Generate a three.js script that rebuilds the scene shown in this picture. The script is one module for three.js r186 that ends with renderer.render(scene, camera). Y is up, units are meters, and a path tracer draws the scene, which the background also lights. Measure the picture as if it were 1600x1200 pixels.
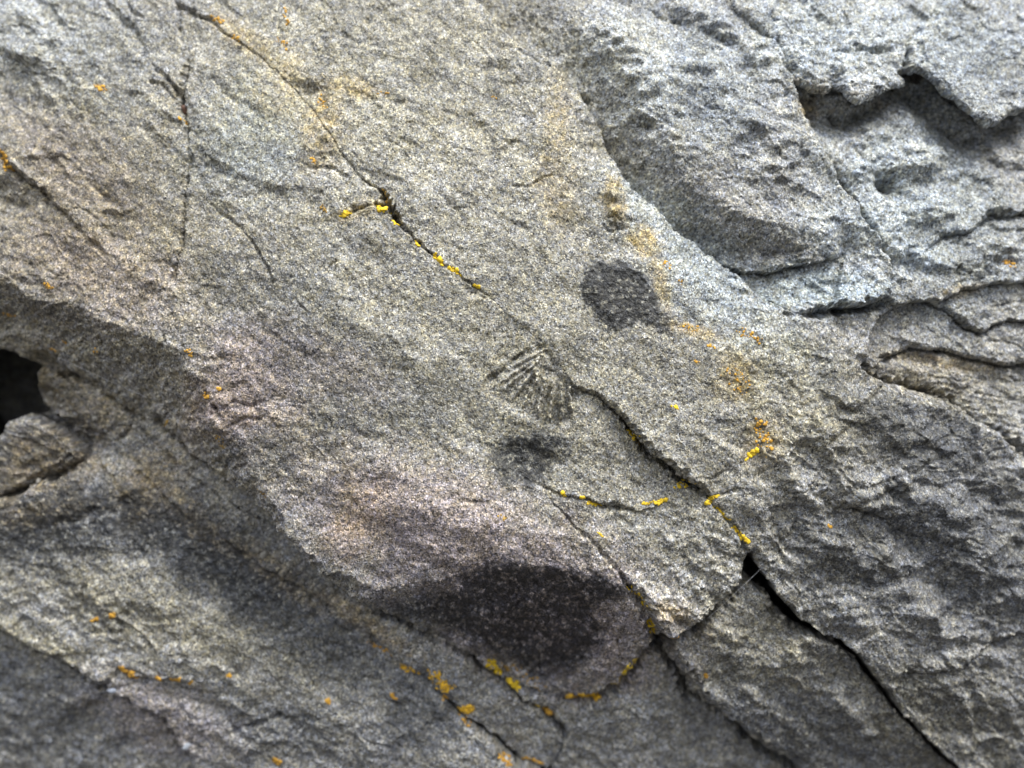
import * as THREE from 'three';
import { mergeGeometries, mergeVertices } from 'three/addons/utils/BufferGeometryUtils.js';

// ---------------------------------------------------------------- camera, sky, sun, exposure
const MM = 0.001, PX = 0.15;              // PX: millimetres of rock face per pixel of the 1600 x 1200 photograph
const DIST = 247;                         // camera to rock face, mm
const scene = new THREE.Scene();
const camera = new THREE.PerspectiveCamera(2 * Math.atan(90 / DIST) * 180 / Math.PI, 4 / 3, 0.01, 20);
camera.position.set(0, 0, DIST * MM);
camera.lookAt(0, 0, 0);
camera.focus = (DIST + 1) * MM;
camera.userData.fStop = 5.6;

function overcast() {                     // an overcast sky, brightest overhead; ground colour below
  const w = 128, h = 64, d = new Float32Array(w * h * 4);
  for (let y = 0; y < h; y++) {
    const up = Math.sin(((y + 0.5) / h - 0.5) * Math.PI);
    const l = up > 0 ? 0.15 + 1.0 * up : 0.07;
    const c = up > 0 ? [0.96, 1.0, 1.06] : [1.0, 0.97, 0.92];
    for (let x = 0; x < w; x++) for (let k = 0; k < 4; k++) d[(y * w + x) * 4 + k] = k < 3 ? l * c[k] : 1;
  }
  const t = new THREE.DataTexture(d, w, h, THREE.RGBAFormat, THREE.FloatType);
  t.mapping = THREE.EquirectangularReflectionMapping; t.magFilter = THREE.LinearFilter; t.needsUpdate = true;
  return t;
}
scene.background = overcast();
scene.environment = scene.background;
const sun = new THREE.DirectionalLight(new THREE.Color(1, 0.965, 0.9), 1.5);
sun.position.set(0.42, 0.84, 0.44);
sun.target.position.set(0, 0, 0);
sun.castShadow = true; sun.shadow.radius = 36; sun.shadow.mapSize.set(2048, 2048);
Object.assign(sun.shadow.camera, { left: -0.25, right: 0.25, top: 0.25, bottom: -0.25, near: 0.1, far: 3 });
scene.add(sun, sun.target);
const renderer = new THREE.WebGLRenderer({ antialias: true });
renderer.toneMapping = THREE.LinearToneMapping;
renderer.toneMappingExposure = 2.55;
renderer.shadowMap.enabled = true;

// ---------------------------------------------------------------- noise
const hash = (x, y, s) => {
  let h = Math.imul(x | 0, 374761393) ^ Math.imul(y | 0, 668265263) ^ Math.imul(s | 0, 974634777);
  h = Math.imul(h ^ (h >>> 13), 1274126177); h ^= h >>> 16; h = Math.imul(h, 2246822519); h ^= h >>> 13;
  return (h >>> 0) / 4294967296;
};
function noise(x, y, s) {                 // gradient noise, about -0.7 .. 0.7
  const xi = Math.floor(x), yi = Math.floor(y), fx = x - xi, fy = y - yi;
  const u = fx * fx * fx * (fx * (fx * 6 - 15) + 10), v = fy * fy * fy * (fy * (fy * 6 - 15) + 10);
  const g = (ix, iy, dx, dy) => { const a = hash(ix, iy, s) * 6.2831853; return Math.cos(a) * dx + Math.sin(a) * dy; };
  const a = g(xi, yi, fx, fy), b = g(xi + 1, yi, fx - 1, fy), c = g(xi, yi + 1, fx, fy - 1), d = g(xi + 1, yi + 1, fx - 1, fy - 1);
  return a + (b - a) * u + (c - a) * v + (a - b - c + d) * u * v;
}
const fbm = (x, y, s, o) => { let f = 0, a = 1; for (let k = 0; k < o; k++) { f += a * noise(x, y, s + k); x *= 2.03; y *= 2.03; a *= 0.5; } return f; };
let seed = 7;
const rnd = () => hash(seed++, 17, 3);
const clamp = (x, a, b) => x < a ? a : x > b ? b : x;
const sstep = (a, b, x) => { const t = clamp((x - a) / (b - a), 0, 1); return t * t * (3 - 2 * t); };
const lerp = (a, b, t) => a + (b - a) * t;

// ---------------------------------------------------------------- the grid over the rock face (photo pixels)
function axis(lo, a, b, hi, fine) {
  const left = [], mid = [], right = [];
  for (let x = a; x <= b + 1e-6; x += fine) mid.push(x);
  for (let x = mid[0], s = fine * 1.3; x > lo; s = Math.min(s * 1.25, 9)) { x -= s; left.unshift(x); }
  for (let x = mid[mid.length - 1], s = fine * 1.3; x < hi; s = Math.min(s * 1.25, 9)) { x += s; right.push(x); }
  return Float32Array.from([...left, ...mid, ...right]);
}
const FINE = 1.5;
const QX = axis(-260, -36, 1636, 1860, FINE), QY = axis(-210, -36, 1236, 1410, FINE);
const NX = QX.length, NY = QY.length, NV = NX * NY;
const WX = new Float32Array(NV), WY = new Float32Array(NV);       // jagged lookup of the outlines and cracks
const warp = (x, y) => [
  5.5 * noise(x / 38, y / 38, 11) + 3.2 * noise(x / 13, y / 13, 12) + 1.8 * noise(x / 5.5, y / 5.5, 13),
  5.5 * noise(x / 38, y / 38, 21) + 3.2 * noise(x / 13, y / 13, 22) + 1.8 * noise(x / 5.5, y / 5.5, 23)];
for (let j = 0, v = 0; j < NY; j++) for (let i = 0; i < NX; i++, v++) { const [a, b] = warp(QX[i], QY[j]); WX[v] = QX[i] + a; WY[v] = QY[j] + b; }
const unwarp = (x, y) => { const [a, b] = warp(x, y); return [x - a, y - b]; };
const lower = (A, x) => { let a = 0, b = A.length - 1; while (b - a > 1) { const m = (a + b) >> 1; if (A[m] <= x) a = m; else b = m; } return a; };

// polyline look-up: nearest point, signed side (+ = right hand when walking along the list, y down), place along it
function nearest(P, x, y) {
  let best = 1e18, bt = 0, side = 1, n = P.length / 2;
  for (let k = 0; k < n - 1; k++) {
    const ax = P[2 * k], ay = P[2 * k + 1], dx = P[2 * k + 2] - ax, dy = P[2 * k + 3] - ay;
    const t = clamp(((x - ax) * dx + (y - ay) * dy) / (dx * dx + dy * dy), 0, 1), ex = x - ax - t * dx, ey = y - ay - t * dy, d = ex * ex + ey * ey;
    if (d < best - 1e-9) { best = d; bt = k + t; side = dx * (y - ay) - dy * (x - ax) > 0 ? 1 : -1; }
  }
  return [Math.sqrt(best), side, bt];
}
const along = (a, t) => { if (typeof a === 'number') return a; const k = Math.min(Math.floor(t), a.length - 2); return a.length === 1 ? a[0] : lerp(a[k], a[Math.min(k + 1, a.length - 1)], t - k); };
const spread = (a, n) => { if (typeof a === 'number') return a; if (a.length === n) return a; const o = []; for (let i = 0; i < n; i++) { const f = i / (n - 1) * (a.length - 1), k = Math.min(Math.floor(f), a.length - 2); o.push(lerp(a[k], a[k + 1], f - k)); } return o; };
const mx = (a) => typeof a === 'number' ? a : Math.max(...a);
const features = [];                      // { only, box, f(x, y, wx, wy) -> mm }
function feature(only, box, f) { features.push({ only, box, f }); }
function boxOf(P, r) { let a = 1e9, b = 1e9, c = -1e9, d = -1e9; for (let k = 0; k < P.length; k += 2) { a = Math.min(a, P[k]); c = Math.max(c, P[k]); b = Math.min(b, P[k + 1]); d = Math.max(d, P[k + 1]); } return [a - r, b - r, c + r, d + r]; }
let fs = 100;
function groove(P, w, depth, only = null) {             // a crack with a ragged width
  const n = P.length / 2, W = spread(w, n), D = spread(depth, n), s = fs++;
  feature(only, boxOf(P, mx(w) * 1.8 + 8), (x, y, wx, wy) => {
    const [d, , t] = nearest(P, wx, wy), ww = along(W, t) * (1 + 1.1 * noise(t * 4.3, 0.5, s)) + 0.6;
    return d > ww ? 0 : -along(D, t) * (1 + 0.9 * noise(t * 2.1, 7.5, s)) * Math.pow(1 - d / ww, 0.8);
  });
}
function drop(P, amp, width, only, side = 1) {          // the face falls away on one side of a line
  const n = P.length / 2, A = spread(amp, n), W = spread(width, n);
  feature(only, null, (x, y, wx, wy) => {
    const [d, s, t] = nearest(P, lerp(x, wx, 1.6), lerp(y, wy, 1.6));
    if (s !== side) return 0;
    const q = clamp(d / along(W, t), 0, 1);
    return -along(A, t) * (0.35 * q + 0.65 * q * q * (3 - 2 * q));
  });
}
function lift(P, amp, width, only, side = 1) {          // one lip of a crack stands higher, dying away from the line
  const n = P.length / 2, A = spread(amp, n), W = spread(width, n), r = mx(width) * 3;
  feature(only, boxOf(P, r), (x, y, wx, wy) => {
    const [d, s, t] = nearest(P, wx, wy);
    if ((side && s !== side) || t <= 0 || t >= n - 1) return 0;
    const w = along(W, t); return along(A, t) * Math.exp(-d / w) * sstep(0, 0.4, t) * sstep(0, 0.4, n - 1 - t);
  });
}
function bump(cx, cy, rx, ry, deg, amp, only = null, rough = 0.25) {
  const c = Math.cos(deg * Math.PI / 180), s = Math.sin(deg * Math.PI / 180), r = Math.max(rx, ry) * 2.4, k = fs++;
  feature(only, [cx - r, cy - r, cx + r, cy + r], (x, y, wx, wy) => {
    const u = ((wx - cx) * c + (wy - cy) * s) / rx, v = (-(wx - cx) * s + (wy - cy) * c) / ry, e = u * u + v * v;
    return e > 5.7 ? 0 : amp * (Math.exp(-e) - 0.0033) * (1 + rough * 2 * noise(x / rx * 1.7, y / ry * 1.7, k));
  });
}

// ---------------------------------------------------------------- the blocks, bottom to top: outline (photo pixels), level and tilt (mm, mm per 100 px), edge
const BED = 0, B = 1, N = 2, A = 3, K = 4, J = 5, L = 6, D = 7, S = 8, U = 9, H = 10, M = 11, G = 12, C = 13, E = 14, F = 15;
const blocks = [];
function block(id, o) { blocks[id] = { id, gx: 0, gy: 0, cx: 800, cy: 600, edge: 1, r: 6, under: 3, deep: 9, ...o }; }
block(BED, { name: 'rock_bed', poly: [-400, -400, 2000, -400, 2000, 1600, -400, 1600], z: -62, edge: 0, kind: 'structure' });
block(B, { name: 'rock_block', z: -17.5, cx: 350, cy: 950, gx: -0.2, gy: 0.3, r: 9, edge: 1.6,
  label: 'broad dark grey rock slab filling the lower left, below the brown trough',
  poly: [-300, 860, -60, 795, 0, 765, 60, 740, 110, 710, 118, 694, 90, 668, 62, 650, 56, 632, 54, 612, 66, 598, 60, 560, 300, 600, 800, 1000, 900, 1500, -300, 1500] });
block(N, { name: 'rock_block', z: -14, cx: 130, cy: 1120, gx: 0.4, gy: 0, r: 10, edge: 1.5,
  label: 'rock slab in the bottom left corner with a pale cream upper edge',
  poly: [-300, 900, -120, 940, 0, 984, 37, 1007, 82, 1026, 112, 1043, 142, 1066, 165, 1075, 195, 1089, 232, 1112, 255, 1127, 277, 1160, 300, 1188, 330, 1230, 420, 1500, -300, 1500] });
block(A, { name: 'boulder', z: -13, cx: 60, cy: 710, gx: 2.4, gy: -1, r: 16, edge: 2.8,
  label: 'brown rounded boulder wedged under the dark cavity at the left edge',
  poly: [-300, 790, -300, 480, -60, 520, -46, 600, -34, 690, 0, 692, 30, 663, 60, 645, 90, 660, 115, 682, 133, 697, 131, 712, 112, 729, 90, 741, 60, 753, 30, 769, 0, 779, -300, 860] });
block(K, { name: 'rock_block', z: -16, cx: 1000, cy: 1120, gx: 0.4, gy: -1.6, r: 9, edge: 1.8,
  label: 'dark triangular rock block below the dark stained nose, at the bottom middle',
  poly: [800, 1500, 860, 1200, 850, 1160, 830, 1130, 790, 1080, 800, 1040, 900, 1050, 960, 1040, 1000, 1000, 1034, 1000, 1056, 1039, 1075, 1061, 1084, 1082, 1124, 1108, 1157, 1134, 1191, 1168, 1225, 1188, 1246, 1202, 1330, 1300, 1420, 1500] });
block(J, { name: 'rock_block', z: -7, cx: 1230, cy: 1060, gx: -0.5, gy: -0.6, r: 10, edge: 1.8,
  label: 'long grey rock block between two parallel diagonal cracks at lower right',
  poly: [1020, 990, 1100, 930, 1165, 890, 1180, 911, 1202, 926, 1214, 949, 1240, 975, 1270, 990, 1311, 1009, 1337, 1027, 1360, 1057, 1379, 1080, 1405, 1114, 1431, 1140, 1450, 1159, 1530, 1240, 1720, 1500, 1420, 1500, 1330, 1300, 1246, 1202, 1225, 1188, 1191, 1168, 1157, 1134, 1124, 1108, 1084, 1082, 1075, 1061, 1056, 1039, 1034, 1006] });
block(L, { name: 'rock_block', z: -16, cx: 740, cy: 1070, gx: -0.5, gy: -0.8, r: 8, edge: 1.6,
  label: 'narrow dark rock wedge between orange dusted ledge and the crack with the orange disc',
  poly: [560, 960, 610, 1026, 665, 1062, 700, 1100, 730, 1128, 777, 1167, 800, 1186, 850, 1205, 884, 1170, 876, 1137, 849, 1111, 819, 1092, 796, 1073, 762, 1058, 744, 1036, 700, 1010, 640, 970] });
block(D, { name: 'rock_block', z: -4, cx: 1430, cy: 300, gx: -0.3, gy: 1.2, r: 4, edge: 0.6,
  label: 'pale blue grey recessed slab with a round pit, beneath the overhanging plates',
  poly: [1150, -300, 1900, -300, 1900, 430, 1600, 440, 1560, 444, 1510, 451, 1480, 464, 1460, 474, 1400, 480, 1360, 470, 1250, 300, 1200, 100] });
block(S, { name: 'rock_block', z: -0.6, cx: 600, cy: 650, gx: 0.0, gy: 0.0, r: 4, edge: 0.55, under: 6, deep: 12,
  label: 'large grey slab bearing the ribbed shell fossil, with a dark stained nose below',
  poly: [-300, -300, 240, -300, 275, -40, 283, 10, 305, 25, 330, 35, 365, 60, 400, 85, 430, 110, 460, 140, 490, 170, 505, 200, 530, 235, 555, 270, 595, 300, 615, 335, 650, 375, 690, 410, 745, 450, 770, 470, 800, 500, 850, 540, 880, 580, 900, 605, 940, 622, 985, 667, 1010, 700, 1060, 742, 1112, 775, 1120, 792, 1150, 828, 1162, 860, 1166, 878,
    1160, 898, 1138, 926, 1105, 957, 1085, 981, 1050, 988, 1030, 988, 1020, 998, 1002, 1022, 990, 1048, 966, 1072, 930, 1096, 890, 1098, 850, 1086, 800, 1066, 760, 1046, 700, 1010, 650, 985, 600, 957, 545, 927, 500, 884, 455, 834, 420, 795, 375, 763, 330, 738, 270, 692, 245, 662, 205, 650, 150, 606, 100, 582, 60, 566, 30, 550, 0, 540, -300, 500] });
block(U, { name: 'rock_block', z: -0.45, r: 3, edge: 0.3, under: 4, deep: 10,
  label: 'largest grey slab, right of the diagonal seam, with a blue black patch and rust streak',
  poly: [283, 10, 305, 25, 330, 35, 365, 60, 400, 85, 430, 110, 460, 140, 490, 170, 505, 200, 530, 235, 555, 270, 595, 300, 615, 335, 650, 375, 690, 410, 745, 450, 770, 470, 800, 500, 850, 540, 880, 580, 900, 605, 940, 622, 985, 667, 1010, 700, 1060, 742, 1112, 775, 1120, 792, 1150, 828, 1162, 860, 1170, 862, 1190, 895, 1215, 930, 1240, 962, 1275, 982, 1311, 1001, 1340, 1022, 1364, 1054, 1383, 1078, 1408, 1112, 1434, 1138, 1453, 1157, 1534, 1238, 1730, 1500, 1950, 1500, 1950, 720, 1600, 711, 1600, 600, 1480, 540, 1420, 500, 1372, 452, 1300, 340, 1200, 150, 1000, -300, 240, -300, 275, -40] });
block(H, { name: 'rock_block', z: -7.5, cx: 1480, cy: 600, gx: -1, gy: 4, r: 5, edge: 0.9, under: 5,
  label: 'tan streaked rock ledge between two dark cracks at the right edge',
  poly: [1350, 578, 1365, 590, 1386, 600, 1407, 603, 1436, 613, 1460, 622, 1487, 627, 1525, 659, 1562, 676, 1600, 711, 1680, 760, 1950, 860, 1950, 560, 1600, 560, 1500, 545, 1429, 535, 1400, 545, 1381, 560] });
block(M, { name: 'rock_block', z: -6.5, cx: 1480, cy: 530, gx: -0.3, gy: 1.2, r: 4, edge: 0.7, under: 5,
  label: 'smooth grey rock band above the tan ledge at the right edge',
  poly: [1381, 562, 1407, 548, 1429, 542, 1469, 549, 1502, 556, 1534, 565, 1567, 571, 1600, 569, 1950, 590, 1950, 490, 1600, 495, 1460, 470, 1400, 478, 1376, 492, 1356, 530, 1352, 562] });
block(G, { name: 'rock_block', z: -5, cx: 1540, cy: 480, gx: -0.5, gy: 0.8, r: 5, edge: 0.9, under: 4,
  label: 'cracked grey rock plate with a scalloped lower edge, below the recessed slab at right',
  poly: [1460, 474, 1482, 485, 1495, 498, 1512, 511, 1534, 519, 1556, 509, 1574, 500, 1600, 505, 1950, 520, 1950, 430, 1600, 440, 1560, 444, 1510, 451, 1480, 464] });
block(C, { name: 'rock_block', z: -1, cx: 1130, cy: 230, gx: 0.2, gy: -0.2, r: 7, edge: 1.0, under: 5,
  label: 'large speckled rock block right of the pale trough, with a dark underside and ledge',
  poly: [740, -300, 728, -40, 740, 0, 770, 28, 800, 67, 822, 80, 856, 97, 876, 116, 884, 133, 912, 152, 940, 202, 960, 255, 985, 298, 1002, 304, 1036, 342, 1076, 376, 1110, 399, 1147, 429, 1180, 458, 1215, 482, 1250, 492, 1300, 482, 1340, 479, 1368, 471, 1387, 452, 1397, 430, 1390, 402, 1362, 356, 1345, 330, 1325, 296, 1287, 242, 1262, 192, 1247, 150, 1236, 118, 1215, 60, 1190, -300] });
block(E, { name: 'rock_block', z: 1.5, cx: 1320, cy: 80, gx: -0.3, gy: 0.7, r: 10, edge: 2.2, under: 40, deep: 9,
  label: 'pale overhanging rock plate with a two lobed lower edge, top right',
  poly: [1130, -300, 1138, 0, 1150, 22, 1180, 42, 1216, 66, 1228, 95, 1230, 113, 1237, 126, 1252, 136, 1264, 148, 1285, 152, 1291, 147, 1296, 136, 1310, 147, 1317, 162, 1329, 175, 1345, 167, 1362, 156, 1375, 150, 1395, 142, 1407, 135, 1410, 115, 1418, 70, 1440, 40, 1475, 0, 1560, -300] });
block(F, { name: 'rock_block', z: 3, cx: 1520, cy: 110, gx: -0.6, gy: 1.2, r: 12, edge: 2.4, under: 44, deep: 10,
  label: 'overhanging rock plate with a pointed lower tip, in the top right corner',
  poly: [1410, 115, 1425, 117, 1437, 126, 1447, 140, 1462, 158, 1482, 168, 1497, 183, 1510, 198, 1525, 208, 1542, 201, 1562, 188, 1597, 176, 1700, 150, 1950, 90, 1950, -300, 1560, -300, 1475, 0, 1440, 40, 1418, 70] });

// ---------------------------------------------------------------- landforms
const CREST_U = [740, -60, 770, 28, 800, 67, 856, 97, 884, 131, 890, 200, 900, 255, 954, 285, 985, 340, 1035, 398, 1055, 440, 1095, 498, 1200, 528, 1330, 562, 1420, 640];
drop(CREST_U, [3, 4, 6, 8, 10, 12, 13, 13, 12, 10, 8, 6, 5, 4, 2], [60, 60, 60, 60, 70, 80, 85, 90, 100, 105, 110, 110, 110, 100, 80], [U], -1);
const CREST_S = [-200, 420, 0, 440, 120, 480, 270, 545, 320, 600, 345, 650, 380, 700, 420, 765, 470, 838, 520, 885, 590, 915, 660, 905, 730, 893, 860, 885, 986, 917, 1060, 940, 1200, 980];
const NOSE = [880, 820, 945, 868, 968, 898, 986, 917, 1006, 945, 1024, 978, 1036, 1006, 1060, 1090];
{
  const A = [20, 20, 20, 19, 18, 18, 18, 18, 18, 19, 20, 20, 19, 19, 18, 18, 18], W = [130, 130, 130, 125, 105, 92, 84, 76, 70, 70, 90, 135, 175, 200, 200, 190, 190];
  feature([S], null, (x, y, wx, wy) => {
    const ux = lerp(x, wx, 2), uy = lerp(y, wy, 2), [d, s, t] = nearest(CREST_S, ux, uy);
    if (s < 0) return 0;
    const q = clamp(d / along(W, t), 0, 1), f = along(A, t) * (0.82 * q + 0.18 * q * q * (3 - 2 * q));
    if (x < 900) return -f;
    const [e, side] = nearest(NOSE, wx, wy);
    return -f * (side > 0 ? sstep(0, 9, e) : 0);
  });
}
// the seam: right lip stands proud, the left face hollows below it
const SEAM = [850, 540, 880, 580, 900, 605, 940, 622, 985, 667, 1010, 700, 1060, 742, 1112, 776];
lift(SEAM, [0.0, 0.0, 0.3, 1.0, 2.6, 3.6, 3.8, 2.4], [50, 50, 50, 60, 70, 70, 60, 50], [U], -1);
lift(SEAM, [0, -0.1, -0.4, -0.9, -2, -3, -3, -1.6], [40, 40, 40, 45, 50, 55, 50, 40], [S], 1);
groove([283, 10, 305, 25, 330, 35, 365, 60, 400, 85, 430, 110], [5, 5, 4, 2, 2, 1], [1.8, 2.2, 1.6, 0.6, 0.3, 0.1]);
groove([430, 110, 490, 170, 505, 200, 530, 235, 555, 270, 595, 300], 2, [0.1, 0.3, 0.9, 0.3, 0.6, 1.2]);
groove([595, 300, 604, 318, 615, 335, 626, 348], [5, 12, 10, 5], [2.5, 4, 4, 2]);
groove([615, 335, 650, 375, 690, 410, 745, 450, 762, 462], [4, 3, 2.4, 2.4, 2], [1.8, 1.6, 1.0, 0.9, 0.5]);

groove([890, 598, 905, 608, 940, 622, 960, 640, 985, 667], [2, 3, 3, 5, 6], [0.5, 0.9, 1.3, 2, 2.6]);
groove([985, 667, 1010, 700, 1060, 742, 1112, 776], [8, 10, 9, 5], [3, 4, 4, 2.5]);
groove([1112, 776, 1120, 792, 1150, 828, 1162, 855], 3.5, 1.2);
groove([1112, 776, 1130, 770, 1152, 764], 3, 0.9, [U]);
groove([1085, 748, 1110, 748, 1130, 742, 1142, 738], 3, 0.6, [U]);
// ledge left of the seam, and the fine line down to the nose
groove([820, 748, 850, 764, 870, 772, 912, 779, 940, 788, 965, 794, 992, 797], [3, 4, 3, 3, 5, 6, 3], [0.4, 1, 0.6, 0.7, 1.2, 1.4, 0.5], [S]);
lift([840, 760, 880, 772, 912, 779, 940, 788, 965, 794, 1000, 797, 1045, 786], [0, 0.6, 1, 1.2, 1.3, 1, 0], 60, [S], -1);
groove([862, 782, 885, 808, 905, 828, 945, 868, 968, 898, 985, 916], [2.2, 2.5, 3, 3.5, 4, 5], [0.4, 0.9, 1, 1.2, 1.4, 2], [S]);
lift([945, 868, 968, 898, 986, 917, 1010, 945, 1035, 985, 1045, 1000], [0.2, 0.5, 1.2, 2, 2, 1.5], 45, [S], -1);
groove([986, 917, 1003, 940, 1015, 965, 1028, 992], [7, 12, 14, 12], [3, 5, 6, 5], [S]);
// the nose: craggy lumps
for (const [x, y, r, a] of [[1040, 960, 14, 1.4], [1062, 955, 12, 1.2], [1085, 960, 11, 1.5], [1020, 940, 10, 0.8], [1105, 880, 18, 2], [1090, 915, 14, 1.4], [1130, 900, 14, 1.2], [1060, 900, 16, 0.8], [1145, 870, 12, -1.6], [1122, 860, 14, -1.2], [1115, 935, 12, -1.5], [1098, 935, 7, 0.9]]) bump(x, y, r, r * 0.7, 35, a, [S], 0.5);
groove([1030, 945, 1045, 955, 1055, 968, 1072, 972], 4, 1.2, [S]);
groove([1005, 930, 1030, 948, 1050, 952], 3, 0.8, [S]);
// hole at the end of the seam
bump(1168, 886, 9, 18, 12, -9, null, 0.5);
bump(1185, 907, 10, 7, 30, -3, null, 0.5);
bump(1035, 1003, 14, 9, -10, -9, null, 0.3);
// hairlines of the upper left
groove([165, 0, 186, 26, 216, 60, 225, 75], [5, 6, 5, 2], [1.4, 1.8, 1.2, 0.3], [S]);
groove([196, 2, 205, 20, 226, 30], 4, 0.9, [S]);
groove([277, 6, 279, 40, 284, 66], 4, 0.9, [S]);
groove([240, 100, 252, 112, 264, 126, 276, 146, 286, 168], [3, 4, 4, 5, 5], [0.8, 1.6, 1.6, 2, 2], [S]);
groove([236, 128, 252, 130, 262, 142, 274, 158], [5, 4, 3, 3], [1.2, 1.3, 1.2, 1], [S]);
groove([293, 97, 290, 118, 286, 140, 282, 168, 291, 205, 293, 250, 290, 285, 289, 322], [5, 7, 7, 5, 3.5, 5, 4.5, 3], [1.6, 2.4, 2, 1.8, 1, 1.6, 1.6, 1], [S]);
groove([289, 322, 284, 368, 277, 408, 270, 435], [3, 4, 3, 5], [0.7, 1.2, 0.8, 1.6], [S]);
lift([293, 97, 286, 140, 282, 168, 291, 205, 293, 250, 289, 322, 277, 408, 270, 440], [0.3, 0.6, 0.8, 0.9, 0.9, 0.8, 0.5, 0], 50, [S], 1);
groove([0, 245, 40, 282, 80, 312, 120, 352, 150, 385, 162, 400], [9, 7, 5, 4, 5, 3], [2.4, 2, 1.4, 1.1, 1.2, 0.6], [S]);
lift([0, 245, 40, 282, 80, 312, 120, 352, 162, 400], [3, 2.2, 1.2, 0.8, 0], 60, [S], -1);
bump(10, 315, 60, 32, 25, -3.2, [S]);
bump(30, 60, 90, 60, 40, 2.2, [S]);
bump(60, 180, 70, 40, 40, -1.6, [S]);
groove([328, 318, 360, 346, 384, 366, 412, 408, 426, 440], [2, 3, 2, 3.5, 3], [0.4, 0.9, 0.4, 1.2, 1], [S]);
groove([512, 425, 516, 414, 526, 408], 2.6, 0.7, [S]);
groove([462, 470, 478, 490], 3, 0.6, [S]);
groove([255, 520, 262, 535], 3, 0.8, [S]);
// upper left of the large slab
bump(480, 140, 26, 10, 20, -1.4, null, 0.4); bump(505, 160, 8, 8, 0, -0.8);
bump(500, 215, 26, 30, 0, 0.9, [S], 0.6);
groove([478, 262, 500, 262, 520, 262, 540, 275], 4, 0.8, [S]);
groove([535, 338, 556, 328, 580, 324, 600, 324], 4, [0.8, 1.3, 1.3, 1.5], [S]);
lift([535, 338, 556, 328, 600, 324, 640, 370], [0.3, 0.7, 0.8, 0], 45, [S], 1);
groove([800, 290, 830, 293, 848, 278, 862, 272], [2, 2.5, 3, 2], [0.5, 0.8, 1, 0.6], [U]);
bump(770, 108, 24, 8, 10, -0.7, [U], 0.5);
bump(760, 60, 60, 40, 30, 0.8, [U]);
bump(575, 32, 6, 6, 0, -0.7);
// rusty nodule and pits on the rim
bump(958, 318, 14, 30, -8, 2.2, [U], 0.5); bump(962, 352, 12, 5, 15, -1.5, [U], 0.3);
groove([950, 340, 962, 336, 970, 345], 2.5, 0.8, [U]); groove([944, 356, 958, 362, 972, 355], 3, 1, [U]);
for (const [x, y, a] of [[948, 305, 0.6], [962, 322, -0.7], [954, 332, 0.5], [966, 300, -0.6]]) bump(x, y, 6, 6, 0, a, [U]);
bump(915, 153, 11, 7, 30, -3, null, 0.5); bump(890, 140, 10, 6, 50, -1.6, null);
bump(968, 465, 75, 70, 0, 0.5, [U]);
// speckled block at upper right (C): its lower left face turns down, a dark underside and a ledge below
const RIM_C = [820, 60, 884, 133, 912, 152, 940, 202, 960, 255, 985, 298, 1036, 342, 1076, 376, 1110, 399, 1147, 429, 1175, 440];
drop([760, -60, 900, 30, 985, 120, 1030, 205, 1075, 270, 1150, 330, 1250, 355, 1330, 350, 1400, 390], [3, 5, 7, 9, 11, 11, 8, 5, 2], [80, 80, 80, 85, 90, 85, 70, 55, 50], [C], 1);
lift([1120, 405, 1160, 422, 1200, 424, 1250, 415, 1290, 408, 1318, 398], [2, 3.4, 4.4, 4.2, 3.4, 2], 40, [C], -1);
lift([1150, 440, 1180, 458, 1215, 482, 1250, 492, 1300, 482, 1340, 479, 1368, 471, 1396, 440], [2, 3, 4.5, 6, 6.5, 6, 5, 3], 45, [C], -1);
groove([1140, 418, 1160, 422, 1200, 423, 1250, 413, 1290, 406, 1316, 398], 6, [0.5, 1, 1.3, 1, 1, 0.6], [C]);
groove([1195, 402, 1230, 396, 1260, 388], 4, 0.8, [C]);
groove([1225, 492, 1250, 494, 1300, 484, 1340, 480, 1372, 472], [4, 7, 9, 10, 7], [1.5, 3, 5, 6, 4]);
bump(1012, 196, 26, 9, 12, -2.2, [C], 0.5); bump(1060, 182, 8, 6, 0, -1.1, [C]); bump(1035, 172, 20, 9, 10, 0.7, [C]); bump(985, 190, 14, 10, 20, 0.6, [C]);
bump(1115, 38, 38, 24, 30, 2.4, [C], 0.6); bump(1055, 30, 20, 9, 25, -1.5, [C]); bump(1128, 62, 24, 7, 20, -2, [C], 0.4); bump(1070, 18, 22, 14, 20, 1.2, [C]); bump(1148, 5, 14, 10, 0, 1.6, [C]);
bump(1200, 150, 90, 60, 20, 1.2, [C]); bump(930, 60, 60, 30, 40, -0.8, [C]);
groove([1010, 12, 1040, 28, 1064, 34], 3, 0.8, [C]);
groove([1247, 152, 1262, 192, 1287, 242, 1306, 266], [3, 3, 5, 4], [0.6, 0.8, 1.8, 1.4]);
groove([1306, 266, 1325, 296, 1345, 330, 1362, 356], [5, 6, 6, 6], [1.6, 2, 2, 2.4]);
groove([1362, 356, 1390, 402, 1398, 432], [4, 6, 3], [1.4, 2, 1]);
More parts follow.
